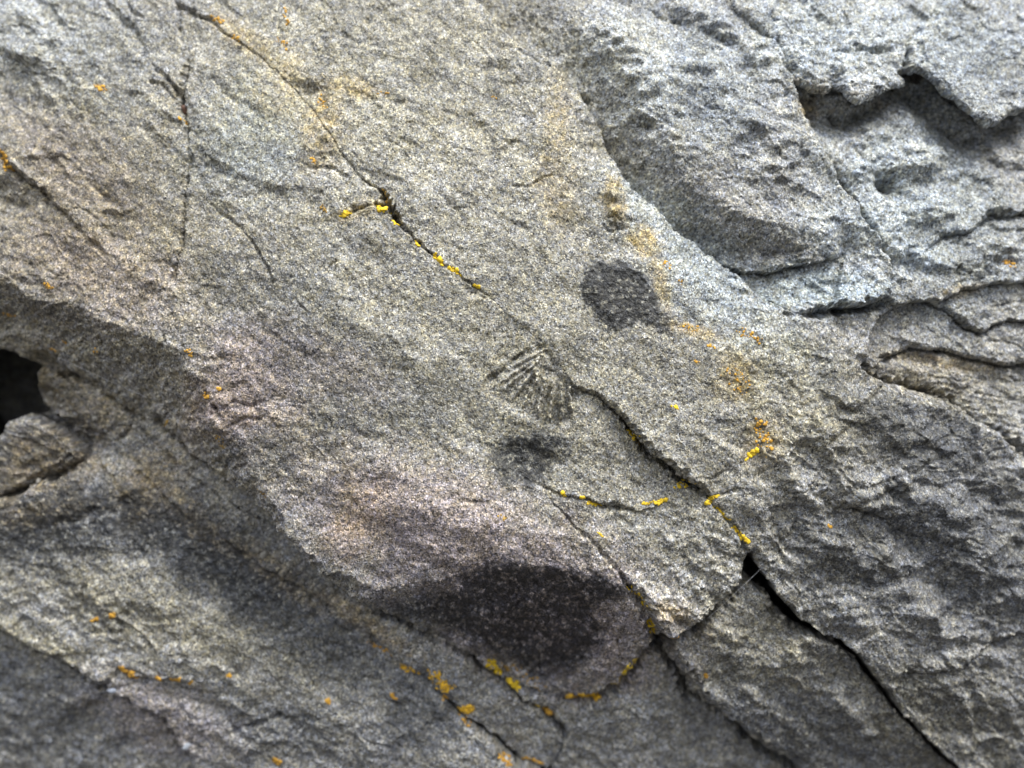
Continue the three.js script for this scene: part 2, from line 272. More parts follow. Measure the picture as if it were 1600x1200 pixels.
// recessed slab (D)
bump(1388, 286, 17, 14, 40, -8, [D], 0.3); bump(1402, 262, 20, 16, 0, 1.2, [D]); bump(1260, 166, 16, 15, 40, -3, [D], 0.6); bump(1268, 158, 7, 5, 0, 1.2, [D]);
lift([1240, 130, 1260, 190, 1300, 180, 1330, 185, 1380, 160, 1410, 125, 1440, 150, 1480, 190, 1525, 222, 1600, 185], [0, -2, -3, -5.5, -4, -4, -6, -6.5, -6, -5], 26, [D], 0);
lift([1500, 225, 1450, 235, 1420, 205, 1430, 150], [0, 1, 1.5, 0], 25, [D], -1);
lift([1240, 130, 1252, 150, 1264, 160, 1290, 165, 1310, 175, 1329, 190, 1345, 180, 1400, 150], [-3, -4, -3, -2, -4, -5, -5, -2], 16, [D], 0);
groove([1452, 392, 1458, 385, 1472, 370, 1506, 368, 1536, 350, 1555, 334, 1600, 335, 1700, 320], [3, 4, 5, 4, 6, 7, 7, 6], [0.8, 1.4, 1.8, 1.3, 2, 2.4, 2.4, 2], [D]);
lift([1452, 392, 1472, 370, 1506, 368, 1536, 350, 1555, 334, 1600, 335, 1720, 320], [0, 1, 1.4, 1.8, 2.2, 2.2, 2], 50, [D], -1);
groove([1500, 380, 1540, 352, 1570, 358, 1600, 362], 4, 0.8, [D]);
bump(1498, 425, 10, 16, 10, -1.6, [D], 0.5); bump(1470, 408, 30, 14, 20, 0.8, [D]); bump(1540, 400, 40, 16, -10, 0.7, [D]); bump(1420, 420, 24, 16, 0, -1, [D]);
for (let k = 0; k < 30; k++) bump(1400 + rnd() * 220, 200 + rnd() * 240, 8 + rnd() * 18, 6 + rnd() * 8, rnd() * 60 - 30, (rnd() - 0.5) * 1.7, [D], 0.5);
// plates E and F
groove([1335, 72, 1350, 77, 1365, 83, 1385, 80], 5, 1.3, [E]); groove([1300, 80, 1330, 80, 1345, 76], 3, 0.7, [E]);
groove([1408, 118, 1414, 95, 1418, 70, 1425, 58, 1440, 40], [6, 4, 3, 3, 2], [3, 1.6, 1, 0.7, 0.4]);
bump(1320, 105, 40, 26, 20, 0.9, [E], 0.5); bump(1262, 95, 26, 20, 0, 0.8, [E], 0.5); bump(1296, 122, 8, 14, 0, -1.6, [E]);
bump(1330, 20, 50, 24, 20, 0.8, [E]); bump(1240, 40, 40, 20, 30, 0.7, [E], 0.5);
for (let k = 0; k < 34; k++) bump(1230 + rnd() * 180, rnd() * 160, 5 + rnd() * 9, 4 + rnd() * 6, rnd() * 180, (rnd() - 0.5) * 1.6, [E], 0.6);
for (let k = 0; k < 26; k++) bump(1420 + rnd() * 180, 20 + rnd() * 180, 8 + rnd() * 14, 5 + rnd() * 7, 60 + rnd() * 60, (rnd() - 0.5) * 0.9, [F], 0.6);
// right-hand bands
groove([1340, 560, 1350, 578, 1365, 590, 1386, 600, 1407, 603, 1436, 613, 1460, 622, 1487, 628], [4, 5, 9, 10, 9, 12, 11, 7], [1, 2, 3.4, 3.6, 3, 4.2, 4, 2]);
groove([1487, 627, 1525, 659, 1562, 676, 1600, 711, 1680, 760], [5, 8, 11, 13, 12], [1.5, 2.4, 4, 5, 5]);
groove([1381, 562, 1407, 548, 1429, 542, 1469, 549, 1502, 556, 1534, 565, 1567, 571, 1600, 569], [7, 5, 4, 3, 4, 5, 4, 4], [2, 1.5, 1.2, 0.8, 1.2, 1.6, 1.2, 1.2]);
groove([1356, 530, 1352, 556, 1347, 575], [2, 5, 6], [0.4, 1.4, 2]);
groove([1460, 474, 1482, 485, 1495, 498, 1512, 511, 1534, 519, 1556, 509, 1574, 500, 1600, 505], 4, [0.8, 1.2, 1.6, 2, 2.6, 1.8, 1.2, 1.2]);
groove([1552, 480, 1575, 473, 1600, 470], 3, 0.7, [G]); bump(1542, 500, 10, 8, 0, -1.6, [G]);
groove([1545, 530, 1580, 540, 1600, 550], 3, 0.6, [M]);
groove([1580, 588, 1590, 596], 5, 1.4, [H]);
bump(1430, 580, 70, 16, 10, 1.2, [H]);
for (let k = 0; k < 9; k++) { const y = 562 + k * 12; groove([1430 + k * 12, y, 1500 + k * 8, y + 12 + 3 * rnd(), 1640, y + 34 + 8 * rnd()], 3, 0.35, [H]); }
// large lower right face
bump(1345, 770, 40, 24, 15, 1.8, [U], 0.4);
groove([1299, 806, 1310, 798, 1330, 794, 1350, 798, 1370, 803, 1390, 810], [3, 6, 4, 7, 8, 3], [0.8, 2.2, 1.4, 2.6, 2.8, 0.8], [U]);
lift([1295, 808, 1330, 794, 1350, 798, 1390, 810, 1420, 800], [0, 1.6, 1.8, 1.5, 0], 34, [U], -1);
groove([1300, 835, 1320, 840, 1330, 842], 3, 0.8, [U]); groove([1365, 850, 1390, 856], 3, 0.8, [U]);
groove([1340, 905, 1360, 912, 1380, 915], 4, 0.8, [U]); groove([1283, 930, 1300, 935, 1316, 930], 3, 0.6, [U]);
groove([1395, 1072, 1412, 1056, 1428, 1050, 1469, 1048, 1500, 1046, 1532, 1014, 1570, 998, 1600, 990], [7, 6, 5, 4, 4, 5, 6, 5], [1.8, 1.8, 1.4, 0.9, 0.9, 1.2, 1.8, 1.4], [U]);
lift([1395, 1072, 1428, 1050, 1500, 1046, 1532, 1014, 1570, 998, 1680, 960], [0.6, 1.6, 1.4, 1.6, 2, 2], 45, [U], -1);
bump(1395, 770, 14, 16, 0, -1.3, [U]); bump(1370, 735, 10, 12, 0, -1, [U], 0.5); bump(1300, 760, 8, 8, 0, -0.8, [U]); bump(1255, 820, 12, 12, 0, 1, [U], 0.6); bump(1196, 868, 14, 11, 35, 1.7, [U], 0.5); bump(1215, 885, 8, 8, 0, 1.2, [U]); bump(1200, 838, 10, 8, 0, 0.9, [U]);
bump(1285, 690, 70, 90, 25, 2.2, [U], 0.2);
for (const [x, y, r, a] of [[1250, 770, 34, 2.2], [1345, 770, 46, 3], [1400, 750, 30, 1.8], [1290, 850, 44, 2.2], [1380, 880, 60, 2.6], [1480, 800, 70, 2.4], [1560, 900, 70, 2.4], [1450, 960, 60, 2.2], [1330, 960, 44, 2], [1540, 780, 40, -1.6], [1420, 840, 30, -1.8], [1310, 800, 20, -1.4], [1500, 1080, 60, 2], [1420, 680, 60, 1.6]]) bump(x, y, r, r * 0.55, 28, a * 1.4, [U], 0.4);
for (const [x, y, r, a] of [[960, 60, 40, 1.6], [1010, 120, 50, 1.8], [1100, 110, 50, 1.6], [1190, 80, 40, 1.6], [1180, 200, 60, 1.8], [1060, 220, 40, 1.2], [1230, 270, 40, 1.4]]) bump(x, y, r, r * 0.6, 30, a * 1.6, [C], 0.5);
for (const [x, y, r, a] of [[1350, 210, 34, 1.6], [1440, 250, 40, 2], [1530, 270, 40, 1.6], [1340, 270, 30, 1.2], [1450, 330, 40, 1.8], [1560, 390, 36, 1.6], [1420, 400, 30, 1.6]]) bump(x, y, r, r * 0.6, 10, a * 1.6, [D], 0.5);
for (const [x, y, r, a] of [[1130, 1000, 44, 1.6], [1220, 1040, 50, 1.8], [1300, 1090, 44, 1.4], [1170, 1090, 40, 1.4], [1360, 1140, 40, 1.4]]) bump(x, y, r, r * 0.55, 35, a * 1.5, [J], 0.5);
bump(1590, 855, 10, 16, -30, -2.2, [U]);
bump(1500, 800, 80, 40, 30, 0.8, [U]); bump(1440, 900, 60, 30, 30, -0.9, [U]); bump(1500, 960, 60, 24, 30, -0.8, [U]);
for (let k = 0; k < 46; k++) bump(1260 + rnd() * 340, 720 + rnd() * 470, 14 + rnd() * 34, 5 + rnd() * 10, 20 + rnd() * 26, (rnd() - 0.5) * 1.5, [U, J], 0.5);
// cracks either side of the long block
groove([1180, 911, 1202, 926, 1214, 949, 1240, 975, 1270, 990], [8, 7, 11, 9, 6], [3, 3, 5, 4, 2]);
groove([1270, 990, 1311, 1009, 1337, 1027, 1360, 1057, 1379, 1080], [5, 5, 6, 7, 6], [1.5, 1.6, 2, 2.4, 2.2]);
groove([1379, 1080, 1405, 1114, 1431, 1140, 1450, 1159, 1500, 1210], [5, 4, 4, 3, 2], [2, 1.8, 1.4, 0.9, 0.4]);
groove([1034, 1006, 1056, 1039, 1075, 1061, 1084, 1082], [14, 13, 15, 12], [7, 6, 7, 5]);
groove([1084, 1082, 1124, 1108, 1157, 1134], [9, 9, 9], [3, 3, 4]);
groove([1157, 1134, 1191, 1168, 1225, 1188, 1246, 1202, 1300, 1270], [9, 11, 12, 11, 8], [4, 6, 6, 5, 3]);
bump(1235, 1185, 24, 12, 25, -3.5, null, 0.4);
lift([1175, 905, 1214, 949, 1270, 992, 1340, 1030, 1400, 1108, 1450, 1159, 1540, 1250], [0.5, 1.5, 3.5, 4.5, 5, 5, 4], 60, [J], 1);
drop([1080, 1085, 1200, 1110, 1330, 1130, 1420, 1160], [1, 3, 3.5, 2], [60, 90, 90, 60], [J], 1);
bump(1130, 1055, 20, 26, 30, -1.6, [J], 0.5); bump(1180, 960, 50, 22, 30, 0.8, [J]); bump(1100, 1060, 20, 12, 30, -1.2, [J]);
drop([1075, 1061, 1040, 1080, 1000, 1130, 960, 1200], [2, 2, 2, 2], 70, [K], -1);
for (let k = 0; k < 14; k++) bump(900 + rnd() * 260, 1080 + rnd() * 120, 10 + rnd() * 26, 5 + rnd() * 10, 20 + rnd() * 30, (rnd() - 0.5) * 1.4, [K, J], 0.5);
// crack below the nose with the orange disc
groove([640, 985, 700, 1012, 744, 1036], [5, 5, 7], [1.5, 2, 3]);
groove([744, 1036, 762, 1058, 796, 1073, 819, 1092, 849, 1111, 875, 1136, 882, 1158], [6, 7, 5, 6, 6, 7, 5], [3, 3.4, 2, 2.4, 3, 3.4, 2.6]);
groove([609, 1024, 627, 1046, 665, 1062, 700, 1100], 4, [0.8, 0.6, 0.5, 0.8]);
groove([700, 1100, 730, 1128, 777, 1167, 800, 1186], [5, 5, 9, 6], [1, 1.8, 4.5, 3]);

groove([880, 1100, 915, 1098, 945, 1092, 965, 1074, 990, 1050, 1008, 1018], [7, 8, 9, 10, 9, 10], [3, 3.4, 4, 5, 4, 4]);
groove([1050, 997, 1085, 984, 1105, 962, 1140, 930, 1160, 903], [9, 10, 8, 9, 8], [4, 5, 3, 4, 4]);
groove([500, 890, 545, 928, 600, 958, 640, 982], [3, 6, 6, 5], [1, 2.4, 2.6, 2]);
groove([250, 668, 275, 694, 330, 738], [3, 5, 3], [0.8, 1.6, 0.8]);
// lower left
groove([60, 560, 100, 580, 150, 604, 205, 650], [14, 10, 6, 4], [6, 4, 2, 1], null);
lift([0, 560, 60, 590, 110, 612, 150, 630, 205, 656, 240, 690, 290, 740, 350, 785, 430, 830], [0, 0.4, 0.8, 0.9, 0.9, 2.2, 1.6, 1.2, 0.8], 34, [B], 1);
bump(120, 668, 70, 13, 33, -5.5, [B], 0.3); bump(45, 615, 46, 40, 10, -13, [B, BED], 0.2); bump(100, 652, 50, 9, 35, 2.2, [B], 0.4);
groove([58, 640, 90, 658, 115, 682, 135, 698], [12, 9, 8, 8], [6, 4, 3, 3]);
groove([135, 698, 131, 713, 112, 730, 90, 742, 60, 754, 30, 770, 0, 780, -60, 800], [7, 7, 6, 6, 7, 7, 8, 8], [3, 3, 3, 3, 3.4, 3.4, 4, 4]);
groove([104, 722, 84, 734, 58, 744, 40, 752, 26, 766], 4, 1.2, [A]); groove([118, 708, 104, 722], 4, 1, [A]);
for (let k = 0; k < 12; k++) bump(10 + rnd() * 110, 700 + rnd() * 65, 8 + rnd() * 10, 4 + rnd() * 5, -30, (rnd() - 0.4) * 1.6, [A], 0.6);
groove([206, 652, 205, 666, 196, 678, 184, 688], 4, 1.6, [B]);
bump(248, 660, 10, 7, 15, -3.2, null, 0.3);
groove([345, 721, 353, 732, 350, 745, 344, 756], [5, 4, 4, 2], [2, 1.6, 1.6, 0.8]); groove([369, 733, 375, 744, 374, 752], 2.6, 0.9);
groove([320, 600, 326, 618, 340, 640, 350, 655], [3, 4, 4, 3], [0.8, 1.6, 1.8, 0.8], [S]);
bump(360, 640, 30, 40, 30, 1.0, [S], 0.6); bump(330, 560, 40, 24, 30, 0.9, [S], 0.6);
groove([354, 640, 372, 628, 392, 636, 412, 630], 3, 0.7, [S]); groove([360, 668, 385, 652, 404, 655], 3, 0.6, [S]);
bump(400, 770, 14, 9, 20, -1.8, null, 0.5);
// trough between the fossil slab and the lower left slab
const TROUGH = [150, 640, 200, 690, 240, 745, 300, 800, 375, 862, 440, 905, 500, 940, 560, 975, 640, 1010];
feature([B], boxOf(TROUGH, 260), (x, y, wx, wy) => { const [d, s] = nearest(TROUGH, wx, wy); return s > 0 ? 7 * sstep(0, 190, d) + 0.8 * Math.exp(-d * d / 900) : 0.9 * Math.exp(-d / 50); });
groove([215, 738, 235, 760, 260, 780, 292, 812], 3.4, 0.8, [B]); groove([340, 838, 375, 866, 410, 892, 450, 915], 4, [0.5, 1, 1.2, 0.8], [B]); groove([480, 930, 520, 958, 560, 985], 4, 1.2, [B]);
groove([560, 930, 590, 952, 640, 978], 6, [1, 2, 2.5]);
bump(190, 785, 18, 12, 20, -1.4, [B], 0.5);
groove([134, 920, 128, 940, 134, 955], 4, 0.8, [B]); groove([150, 972, 166, 984, 178, 990, 190, 986], [3, 4, 5, 3], [0.7, 1.2, 1.4, 0.8], [B]); groove([186, 966, 192, 980], 4, 1.2, [B]);
bump(240, 965, 50, 20, 15, -0.7, [B], 0.6); bump(280, 940, 20, 8, 0, 0.6, [B], 0.6);
groove([165, 1074, 176, 1060, 188, 1045], [7, 6, 4], [3, 2.4, 1], [B]);
groove([186, 1044, 205, 1056, 250, 1062, 290, 1066, 310, 1062], 3.5, [0.9, 1, 1, 1, 0.5], [B]);
lift([180, 1044, 205, 1056, 250, 1062, 290, 1066, 340, 1060], [0.4, 1.3, 1.4, 1.2, 0], 40, [B], -1);
groove([0, 982, 37, 1006, 82, 1025, 112, 1042, 142, 1066, 165, 1074], [5, 5, 6, 7, 7, 7], [1.4, 1.6, 2, 2.4, 2.6, 3]);
groove([190, 1088, 232, 1112, 255, 1127, 277, 1160, 300, 1186], [6, 7, 8, 8, 6], [1.6, 2, 2.6, 3, 2]);
groove([360, 1146, 390, 1132, 410, 1128, 440, 1120, 456, 1130], 5, [0.6, 1.6, 1.2, 1.6, 1], [B]);
groove([456, 1025, 474, 1048, 490, 1070], 3, 0.9, [B]); groove([560, 1150, 580, 1176], 3, 0.7, [B]);
bump(400, 1160, 50, 24, 10, 1.6, [B], 0.4); bump(300, 1090, 70, 20, 30, -1, [B]); bump(540, 1100, 80, 50, 30, 1, [B]);
bump(640, 1110, 40, 60, 20, -1.2, [B]); bump(60, 850, 90, 40, 10, -1.4, [B]); bump(300, 860, 120, 40, 35, 0.9, [B]);
lift([0, 984, 37, 1007, 82, 1026, 142, 1066, 200, 1090], [2.6, 2.6, 2, 1.2, 0], 26, [N], 1);
for (let k = 0; k < 40; k++) bump(rnd() * 700, 820 + rnd() * 370, 10 + rnd() * 34, 6 + rnd() * 12, 15 + rnd() * 40, (rnd() - 0.5) * 1.3, [B, N], 0.5);
// gentle forms of the fossil slab
bump(820, 715, 70, 36, 20, -1.6, [S], 0.3); bump(640, 760, 130, 60, 30, 1.4, [S], 0.2); bump(790, 850, 190, 80, 20, 4.5, [S], 0.2); bump(520, 520, 160, 90, 30, 0.9, [S], 0.2); bump(960, 840, 60, 50, 30, 1.1, [S], 0.2);
bump(600, 450, 90, 26, 40, -0.6, [S], 0.3); bump(680, 620, 70, 26, 15, -0.5, [S], 0.3); bump(560, 690, 90, 24, -12, -0.6, [S], 0.3);
for (let k = 0; k < 70; k++) bump(300 + rnd() * 700, 300 + rnd() * 600, 10 + rnd() * 36, 5 + rnd() * 11, rnd() * 70 - 25, (rnd() - 0.5) * 0.9, [S, U], 0.5);
for (let k = 0; k < 40; k++) bump(rnd() * 300, rnd() * 520, 12 + rnd() * 34, 6 + rnd() * 12, 20 + rnd() * 40, (rnd() - 0.5) * 1.6, [S], 0.5);
for (let k = 0; k < 40; k++) bump(420 + rnd() * 480, rnd() * 330, 10 + rnd() * 30, 5 + rnd() * 10, rnd() * 90 - 20, (rnd() - 0.5) * 1.0, [U], 0.5);
for (let k = 0; k < 30; k++) bump(900 + rnd() * 330, rnd() * 330, 8 + rnd() * 26, 5 + rnd() * 10, rnd() * 90 - 10, (rnd() - 0.5) * 1.2, [C], 0.5);

// ---------------------------------------------------------------- the shell fossil: ribs that fan out from the hinge
const HINGE = [866, 562];
const ribs = [];                          // [start x, y, end x, y, half width px, height mm]
function rib(x0, y0, x1, y1, w, h) { ribs.push([x0, y0, x1, y1, w, h]); }
rib(849, 536, 797, 558, 3, 0.3); rib(857, 543, 790, 578, 3.2, 0.42); rib(852, 553, 768, 604, 3.4, 0.45); rib(843, 563, 778, 614, 3.4, 0.55); rib(838, 574, 798, 625, 3.4, 0.8);
rib(841, 584, 814, 642, 3.4, 1.05); rib(851, 590, 837, 658, 3.4, 1.3); rib(864, 594, 857, 666, 3.4, 1.35); rib(877, 597, 877, 660, 3.3, 1.25); rib(889, 604, 894, 648, 3, 1.05);
const FOSSIL = [836, 530, 856, 534, 872, 560, 882, 586, 898, 606, 904, 640, 896, 664, 868, 676, 836, 668, 806, 650, 776, 630, 752, 616, 748, 598, 770, 578, 800, 552];
feature([S, U], boxOf(FOSSIL, 30), (x, y) => {
  const [wx, wy] = [x + 2.4 * noise(x / 10, y / 10, 61), y + 2.4 * noise(x / 10, y / 10, 62)];
  let h = 0, best = 99;
  for (const [x0, y0, x1, y1, w, a] of ribs) {
    const [d, , t] = nearest([x0, y0, x1, y1], wx, wy), ww = w * (0.65 + 0.5 * t);
    best = Math.min(best, d);
    h = Math.max(h, a * Math.exp(-d * d / (ww * ww)) * sstep(0, 0.06, t) * (1 - 0.8 * sstep(0.7, 1, t)) * (0.85 + 0.6 * noise(x / 8, y / 8, 63)));
  }
  const ins = inside(FOSSIL, wx, wy) ? sstep(0, 12, nearest([...FOSSIL, FOSSIL[0], FOSSIL[1]], wx, wy)[0]) : 0;
  return 2.2 * h - 0.75 * ins;
});
groove([842, 540, 826, 547, 812, 554, 800, 562], [1.5, 3, 2, 1.5], 0.8, [S]); groove([846, 557, 830, 567, 814, 580], [1.5, 3, 1.5], 0.5, [S]);
groove([788, 580, 778, 583, 766, 588], 4, 1.4, [S]); groove([838, 590, 822, 604, 808, 618], 2.6, 0.6, [S]);
groove([850, 574, 862, 582], 3, 0.8, [S]); bump(866, 569, 3, 3, 0, -0.9, [S]); groove([893, 612, 900, 614, 910, 612], 4, 1.1, null);

function inside(P, x, y) {
  let c = false;
  for (let i = 0, j = P.length - 2; i < P.length; j = i, i += 2) {
    const yi = P[i + 1], yj = P[j + 1];
    if ((yi > y) !== (yj > y) && x < (P[j] - P[i]) * (y - yi) / (yj - yi) + P[i]) c = !c;
  }
  return c;
}

// ---------------------------------------------------------------- colour of the rock: stains, mineral tints, and some light and shade tinted in (0..1 fields over the face)
const tint = { dark: new Float32Array(NV), warm: new Float32Array(NV), blue: new Float32Array(NV), plum: new Float32Array(NV), rust: new Float32Array(NV), pale: new Float32Array(NV) };
function patch(kind, amount, cx, cy, rx, ry, deg = 0, soft = 0.5, only = null) {
  const T = tint[kind], c = Math.cos(deg * Math.PI / 180), s = Math.sin(deg * Math.PI / 180), r = Math.max(rx, ry) * 1.7, k = fs++;
  const i0 = lower(QX, cx - r), i1 = lower(QX, cx + r) + 1, j0 = lower(QY, cy - r), j1 = lower(QY, cy + r) + 1, sz = Math.min(rx, ry);
  for (let j = j0; j <= j1; j++) for (let i = i0; i <= i1; i++) {
    const v = j * NX + i, x = QX[i] - cx, y = QY[j] - cy, a = (x * c + y * s) / rx, b = (-x * s + y * c) / ry, e = Math.sqrt(a * a + b * b);
    if (e > 1.6) continue;
    const n = 0.42 * fbm(x / (sz * 0.7), y / (sz * 0.7), k, 3) + 0.2 * noise(x / 7, y / 7, k + 9) + 0.2 * noise(x / 3.3, y / 3.3, k + 5);
    const m = amount * sstep(soft, -soft, e - 1 + n);
    if (m > T[v]) T[v] = m;
  }
}
patch('dark', 0.7, 1035, 500, 16, 22, -20, 0.4);

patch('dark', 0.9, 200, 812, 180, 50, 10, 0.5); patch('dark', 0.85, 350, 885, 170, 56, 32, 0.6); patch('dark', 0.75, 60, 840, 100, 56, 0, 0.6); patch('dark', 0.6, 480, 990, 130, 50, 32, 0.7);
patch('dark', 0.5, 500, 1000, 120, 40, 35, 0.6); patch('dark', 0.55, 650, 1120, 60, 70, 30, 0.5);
patch('dark', 0.4, 430, 1130, 100, 34, 10, 0.5); patch('dark', 0.35, 70, 1120, 120, 70, 30, 0.6); patch('dark', 0.4, 1280, 1150, 160, 50, 20, 0.6);
patch('dark', 0.7, 1450, 700, 160, 56, 30, 0.7); patch('dark', 0.65, 1520, 860, 190, 120, 30, 0.8); patch('dark', 0.55, 1330, 880, 130, 70, 20, 0.8); patch('dark', 0.5, 1500, 1120, 190, 90, 20, 0.8); patch('dark', 0.5, 1250, 1130, 140, 60, 25, 0.8);
patch('dark', 0.45, 400, 700, 70, 40, 20, 0.6); patch('dark', 0.3, 420, 470, 160, 60, 35, 0.8); patch('dark', 0.35, 120, 250, 150, 50, 40, 0.7); patch('dark', 0.4, 60, 460, 120, 50, 25, 0.6);
patch('dark', 0.3, 1120, 150, 90, 50, 20, 0.7); patch('dark', 0.25, 1530, 110, 90, 90, 20, 0.7); patch('dark', 0.25, 1100, 40, 60, 30, 20, 0.5);
patch('dark', 0.25, 640, 110, 120, 50, 20, 0.8); patch('dark', 0.3, 760, 140, 40, 24, 10, 0.6); patch('dark', 0.28, 560, 600, 160, 60, 10, 0.8);
patch('plum', 0.9, 700, 840, 230, 100, 20, 0.6); patch('plum', 0.8, 380, 610, 80, 90, 30, 0.6); patch('plum', 0.5, 470, 560, 130, 50, 20, 0.7); patch('plum', 1, 850, 950, 170, 100, 15, 0.7); patch('plum', 0.5, 150, 420, 140, 70, 25, 0.7); patch('plum', 0.45, 560, 760, 90, 60, 10, 0.6); patch('plum', 0.4, 120, 270, 130, 60, 40, 0.7); patch('plum', 0.5, 250, 1120, 110, 50, 20, 0.7);
patch('rust', 0.4, 872, 190, 18, 62, 0, 0.8); patch('rust', 0.7, 958, 315, 18, 36, -8, 0.5); patch('rust', 0.8, 1005, 378, 30, 22, 30, 0.5); patch('rust', 0.5, 1030, 440, 12, 50, -15, 0.5); patch('rust', 0.55, 1080, 515, 40, 10, 15, 0.5);
patch('rust', 0.45, 500, 200, 34, 60, 10, 0.6); patch('rust', 0.5, 545, 135, 40, 16, 10, 0.5); patch('rust', 0.35, 440, 130, 40, 50, 20, 0.6); patch('rust', 0.4, 560, 330, 40, 14, -20, 0.5); patch('rust', 0.4, 380, 60, 60, 20, 38, 0.5);
patch('rust', 0.5, 1475, 565, 80, 12, 8, 0.6); patch('rust', 0.2, 1440, 590, 90, 30, 12, 0.6); patch('dark', 0.3, 1450, 600, 110, 34, 12, 0.8); patch('rust', 0.5, 1500, 455, 40, 10, -12, 0.5); patch('rust', 0.5, 1264, 165, 20, 18, 40, 0.5);
patch('rust', 0.6, 70, 720, 90, 50, -15, 0.7); patch('rust', 0.5, 120, 625, 90, 34, 30, 0.6); patch('dark', 0.6, 50, 700, 110, 40, -10, 0.7); patch('dark', 0.5, 130, 640, 80, 26, 33, 0.6); patch('rust', 0.55, 230, 760, 50, 60, 35, 0.6); patch('rust', 0.5, 300, 810, 70, 22, 40, 0.6); patch('rust', 0.4, 420, 890, 110, 20, 35, 0.6); patch('rust', 0.5, 560, 970, 90, 14, 30, 0.6); patch('rust', 0.5, 20, 770, 60, 20, -25, 0.6); patch('rust', 0.45, 60, 800, 90, 20, -8, 0.6);  // dark patches on boulder and strip put the overhang's shade into the colour
patch('rust', 0.35, 560, 810, 40, 60, 20, 0.7); patch('rust', 0.35, 870, 300, 30, 60, -10, 0.6); patch('rust', 0.4, 1150, 590, 30, 40, 10, 0.6); patch('rust', 0.35, 1190, 690, 30, 40, 10, 0.5); patch('rust', 0.35, 1045, 955, 30, 16, 20, 0.5); 
patch('warm', 0.7, 640, 130, 320, 190, 25, 0.9); patch('warm', 0.58, 760, 560, 440, 280, 30, 0.9); patch('warm', 0.6, 150, 330, 220, 200, 30, 0.9); patch('rust', 0.24, 130, 360, 230, 240, 20, 0.9); patch('rust', 0.22, 330, 640, 160, 90, 35, 0.9); patch('dark', 0.3, 110, 330, 200, 160, 30, 1); patch('warm', 0.7, 1230, 620, 160, 90, 25, 0.7); patch('warm', 0.3, 1480, 610, 120, 40, 12, 0.6); patch('warm', 0.6, 430, 140, 120, 120, 30, 0.8); patch('warm', 0.6, 250, 960, 260, 60, 20, 0.8); patch('warm', 0.7, 60, 1000, 100, 20, 25, 0.6); patch('warm', 0.5, 1180, 1000, 120, 70, 30, 0.8); patch('warm', 0.5, 1480, 1120, 160, 70, 20, 0.8); patch('warm', 0.45, 900, 640, 220, 90, 30, 0.8); patch('warm', 0.5, 170, 300, 160, 120, 20, 0.8);
patch('blue', 0.7, 1100, 420, 170, 60, 42, 0.8); patch('blue', 0.9, 1280, 450, 120, 40, 0, 0.6); patch('blue', 0.7, 1430, 330, 180, 130, 30, 0.8); patch('blue', 0.6, 1500, 90, 130, 110, 0, 0.8); patch('blue', 0.6, 1300, 60, 170, 90, 0, 0.8); patch('blue', 0.6, 1000, 320, 70, 30, 50, 0.6); patch('blue', 0.5, 1080, 120, 170, 110, 20, 0.8); patch('blue', 0.6, 380, 220, 80, 90, 20, 0.8);   patch('blue', 0.4, 80, 60, 150, 90, 30, 0.8);  // trough, ledge and upper right patches put bluish sky light into the colour
patch('pale', 0.6, 1080, 410, 160, 50, 45, 0.8); patch('pale', 0.6, 1290, 450, 110, 36, 0, 0.6); patch('pale', 0.9, 1370, 330, 100, 130, 30, 0.8); patch('pale', 0.8, 1080, 110, 190, 110, 20, 0.8); patch('pale', 0.9, 1340, 60, 190, 100, 0, 0.8); patch('pale', 0.5, 1530, 100, 120, 120, 0, 0.8);  patch('pale', 0.5, 560, 810, 70, 60, 20, 0.7); patch('pale', 0.6, 60, 995, 100, 16, 25, 0.5); patch('pale', 0.4, 20, 60, 120, 90, 30, 0.8); patch('pale', 0.4, 150, 410, 120, 40, 25, 0.8); patch('pale', 0.5, 1060, 900, 60, 50, 20, 0.7); patch('pale', 0.4, 620, 160, 200, 120, 20, 0.8);  // trough, ledge and upper right: brightness of skylit faces put into the colour

function patchPoly(kind, amount, P, soft) {
  const T = tint[kind], bb = boxOf(P, soft * 3), k = fs++;
  const i0 = lower(QX, bb[0]), i1 = lower(QX, bb[2]), j0 = lower(QY, bb[1]), j1 = lower(QY, bb[3]);
  for (let j = j0; j <= j1; j++) for (let i = i0; i <= i1; i++) {
    const v = j * NX + i, x = QX[i], y = QY[j], wx = x + (9 + soft * 0.7) * fbm(x / 26, y / 26, k, 3) + (5 + soft * 0.4) * noise(x / 5, y / 5, k + 4), wy = y + (9 + soft * 0.7) * fbm(x / 26, y / 26, k + 7, 3) + 5 * noise(x / 5, y / 5, k + 5);
    const d = nearest(P, wx, wy)[0] * (inside(P, wx, wy) ? 1 : -1), m = amount * sstep(-soft, soft, d);
    if (m > T[v]) T[v] = m;
  }
}
patchPoly('dark', 0.95, [912, 425, 932, 407, 965, 402, 1000, 425, 1024, 455, 1037, 490, 1030, 506, 1000, 502, 985, 513, 960, 516, 942, 502, 922, 486, 910, 455, 912, 425], 5);
patchPoly('dark', 0.9, [775, 694, 810, 680, 850, 676, 890, 684, 886, 712, 862, 724, 858, 748, 830, 762, 800, 755, 770, 742, 762, 715, 775, 694], 14);
patchPoly('dark', 0.9, [590, 935, 640, 938, 700, 912, 730, 890, 760, 876, 810, 870, 870, 880, 930, 892, 978, 918, 955, 940, 926, 965, 948, 985, 922, 1030, 880, 1058, 830, 1056, 780, 1032, 735, 1004, 680, 982, 620, 960, 590, 935], 17);

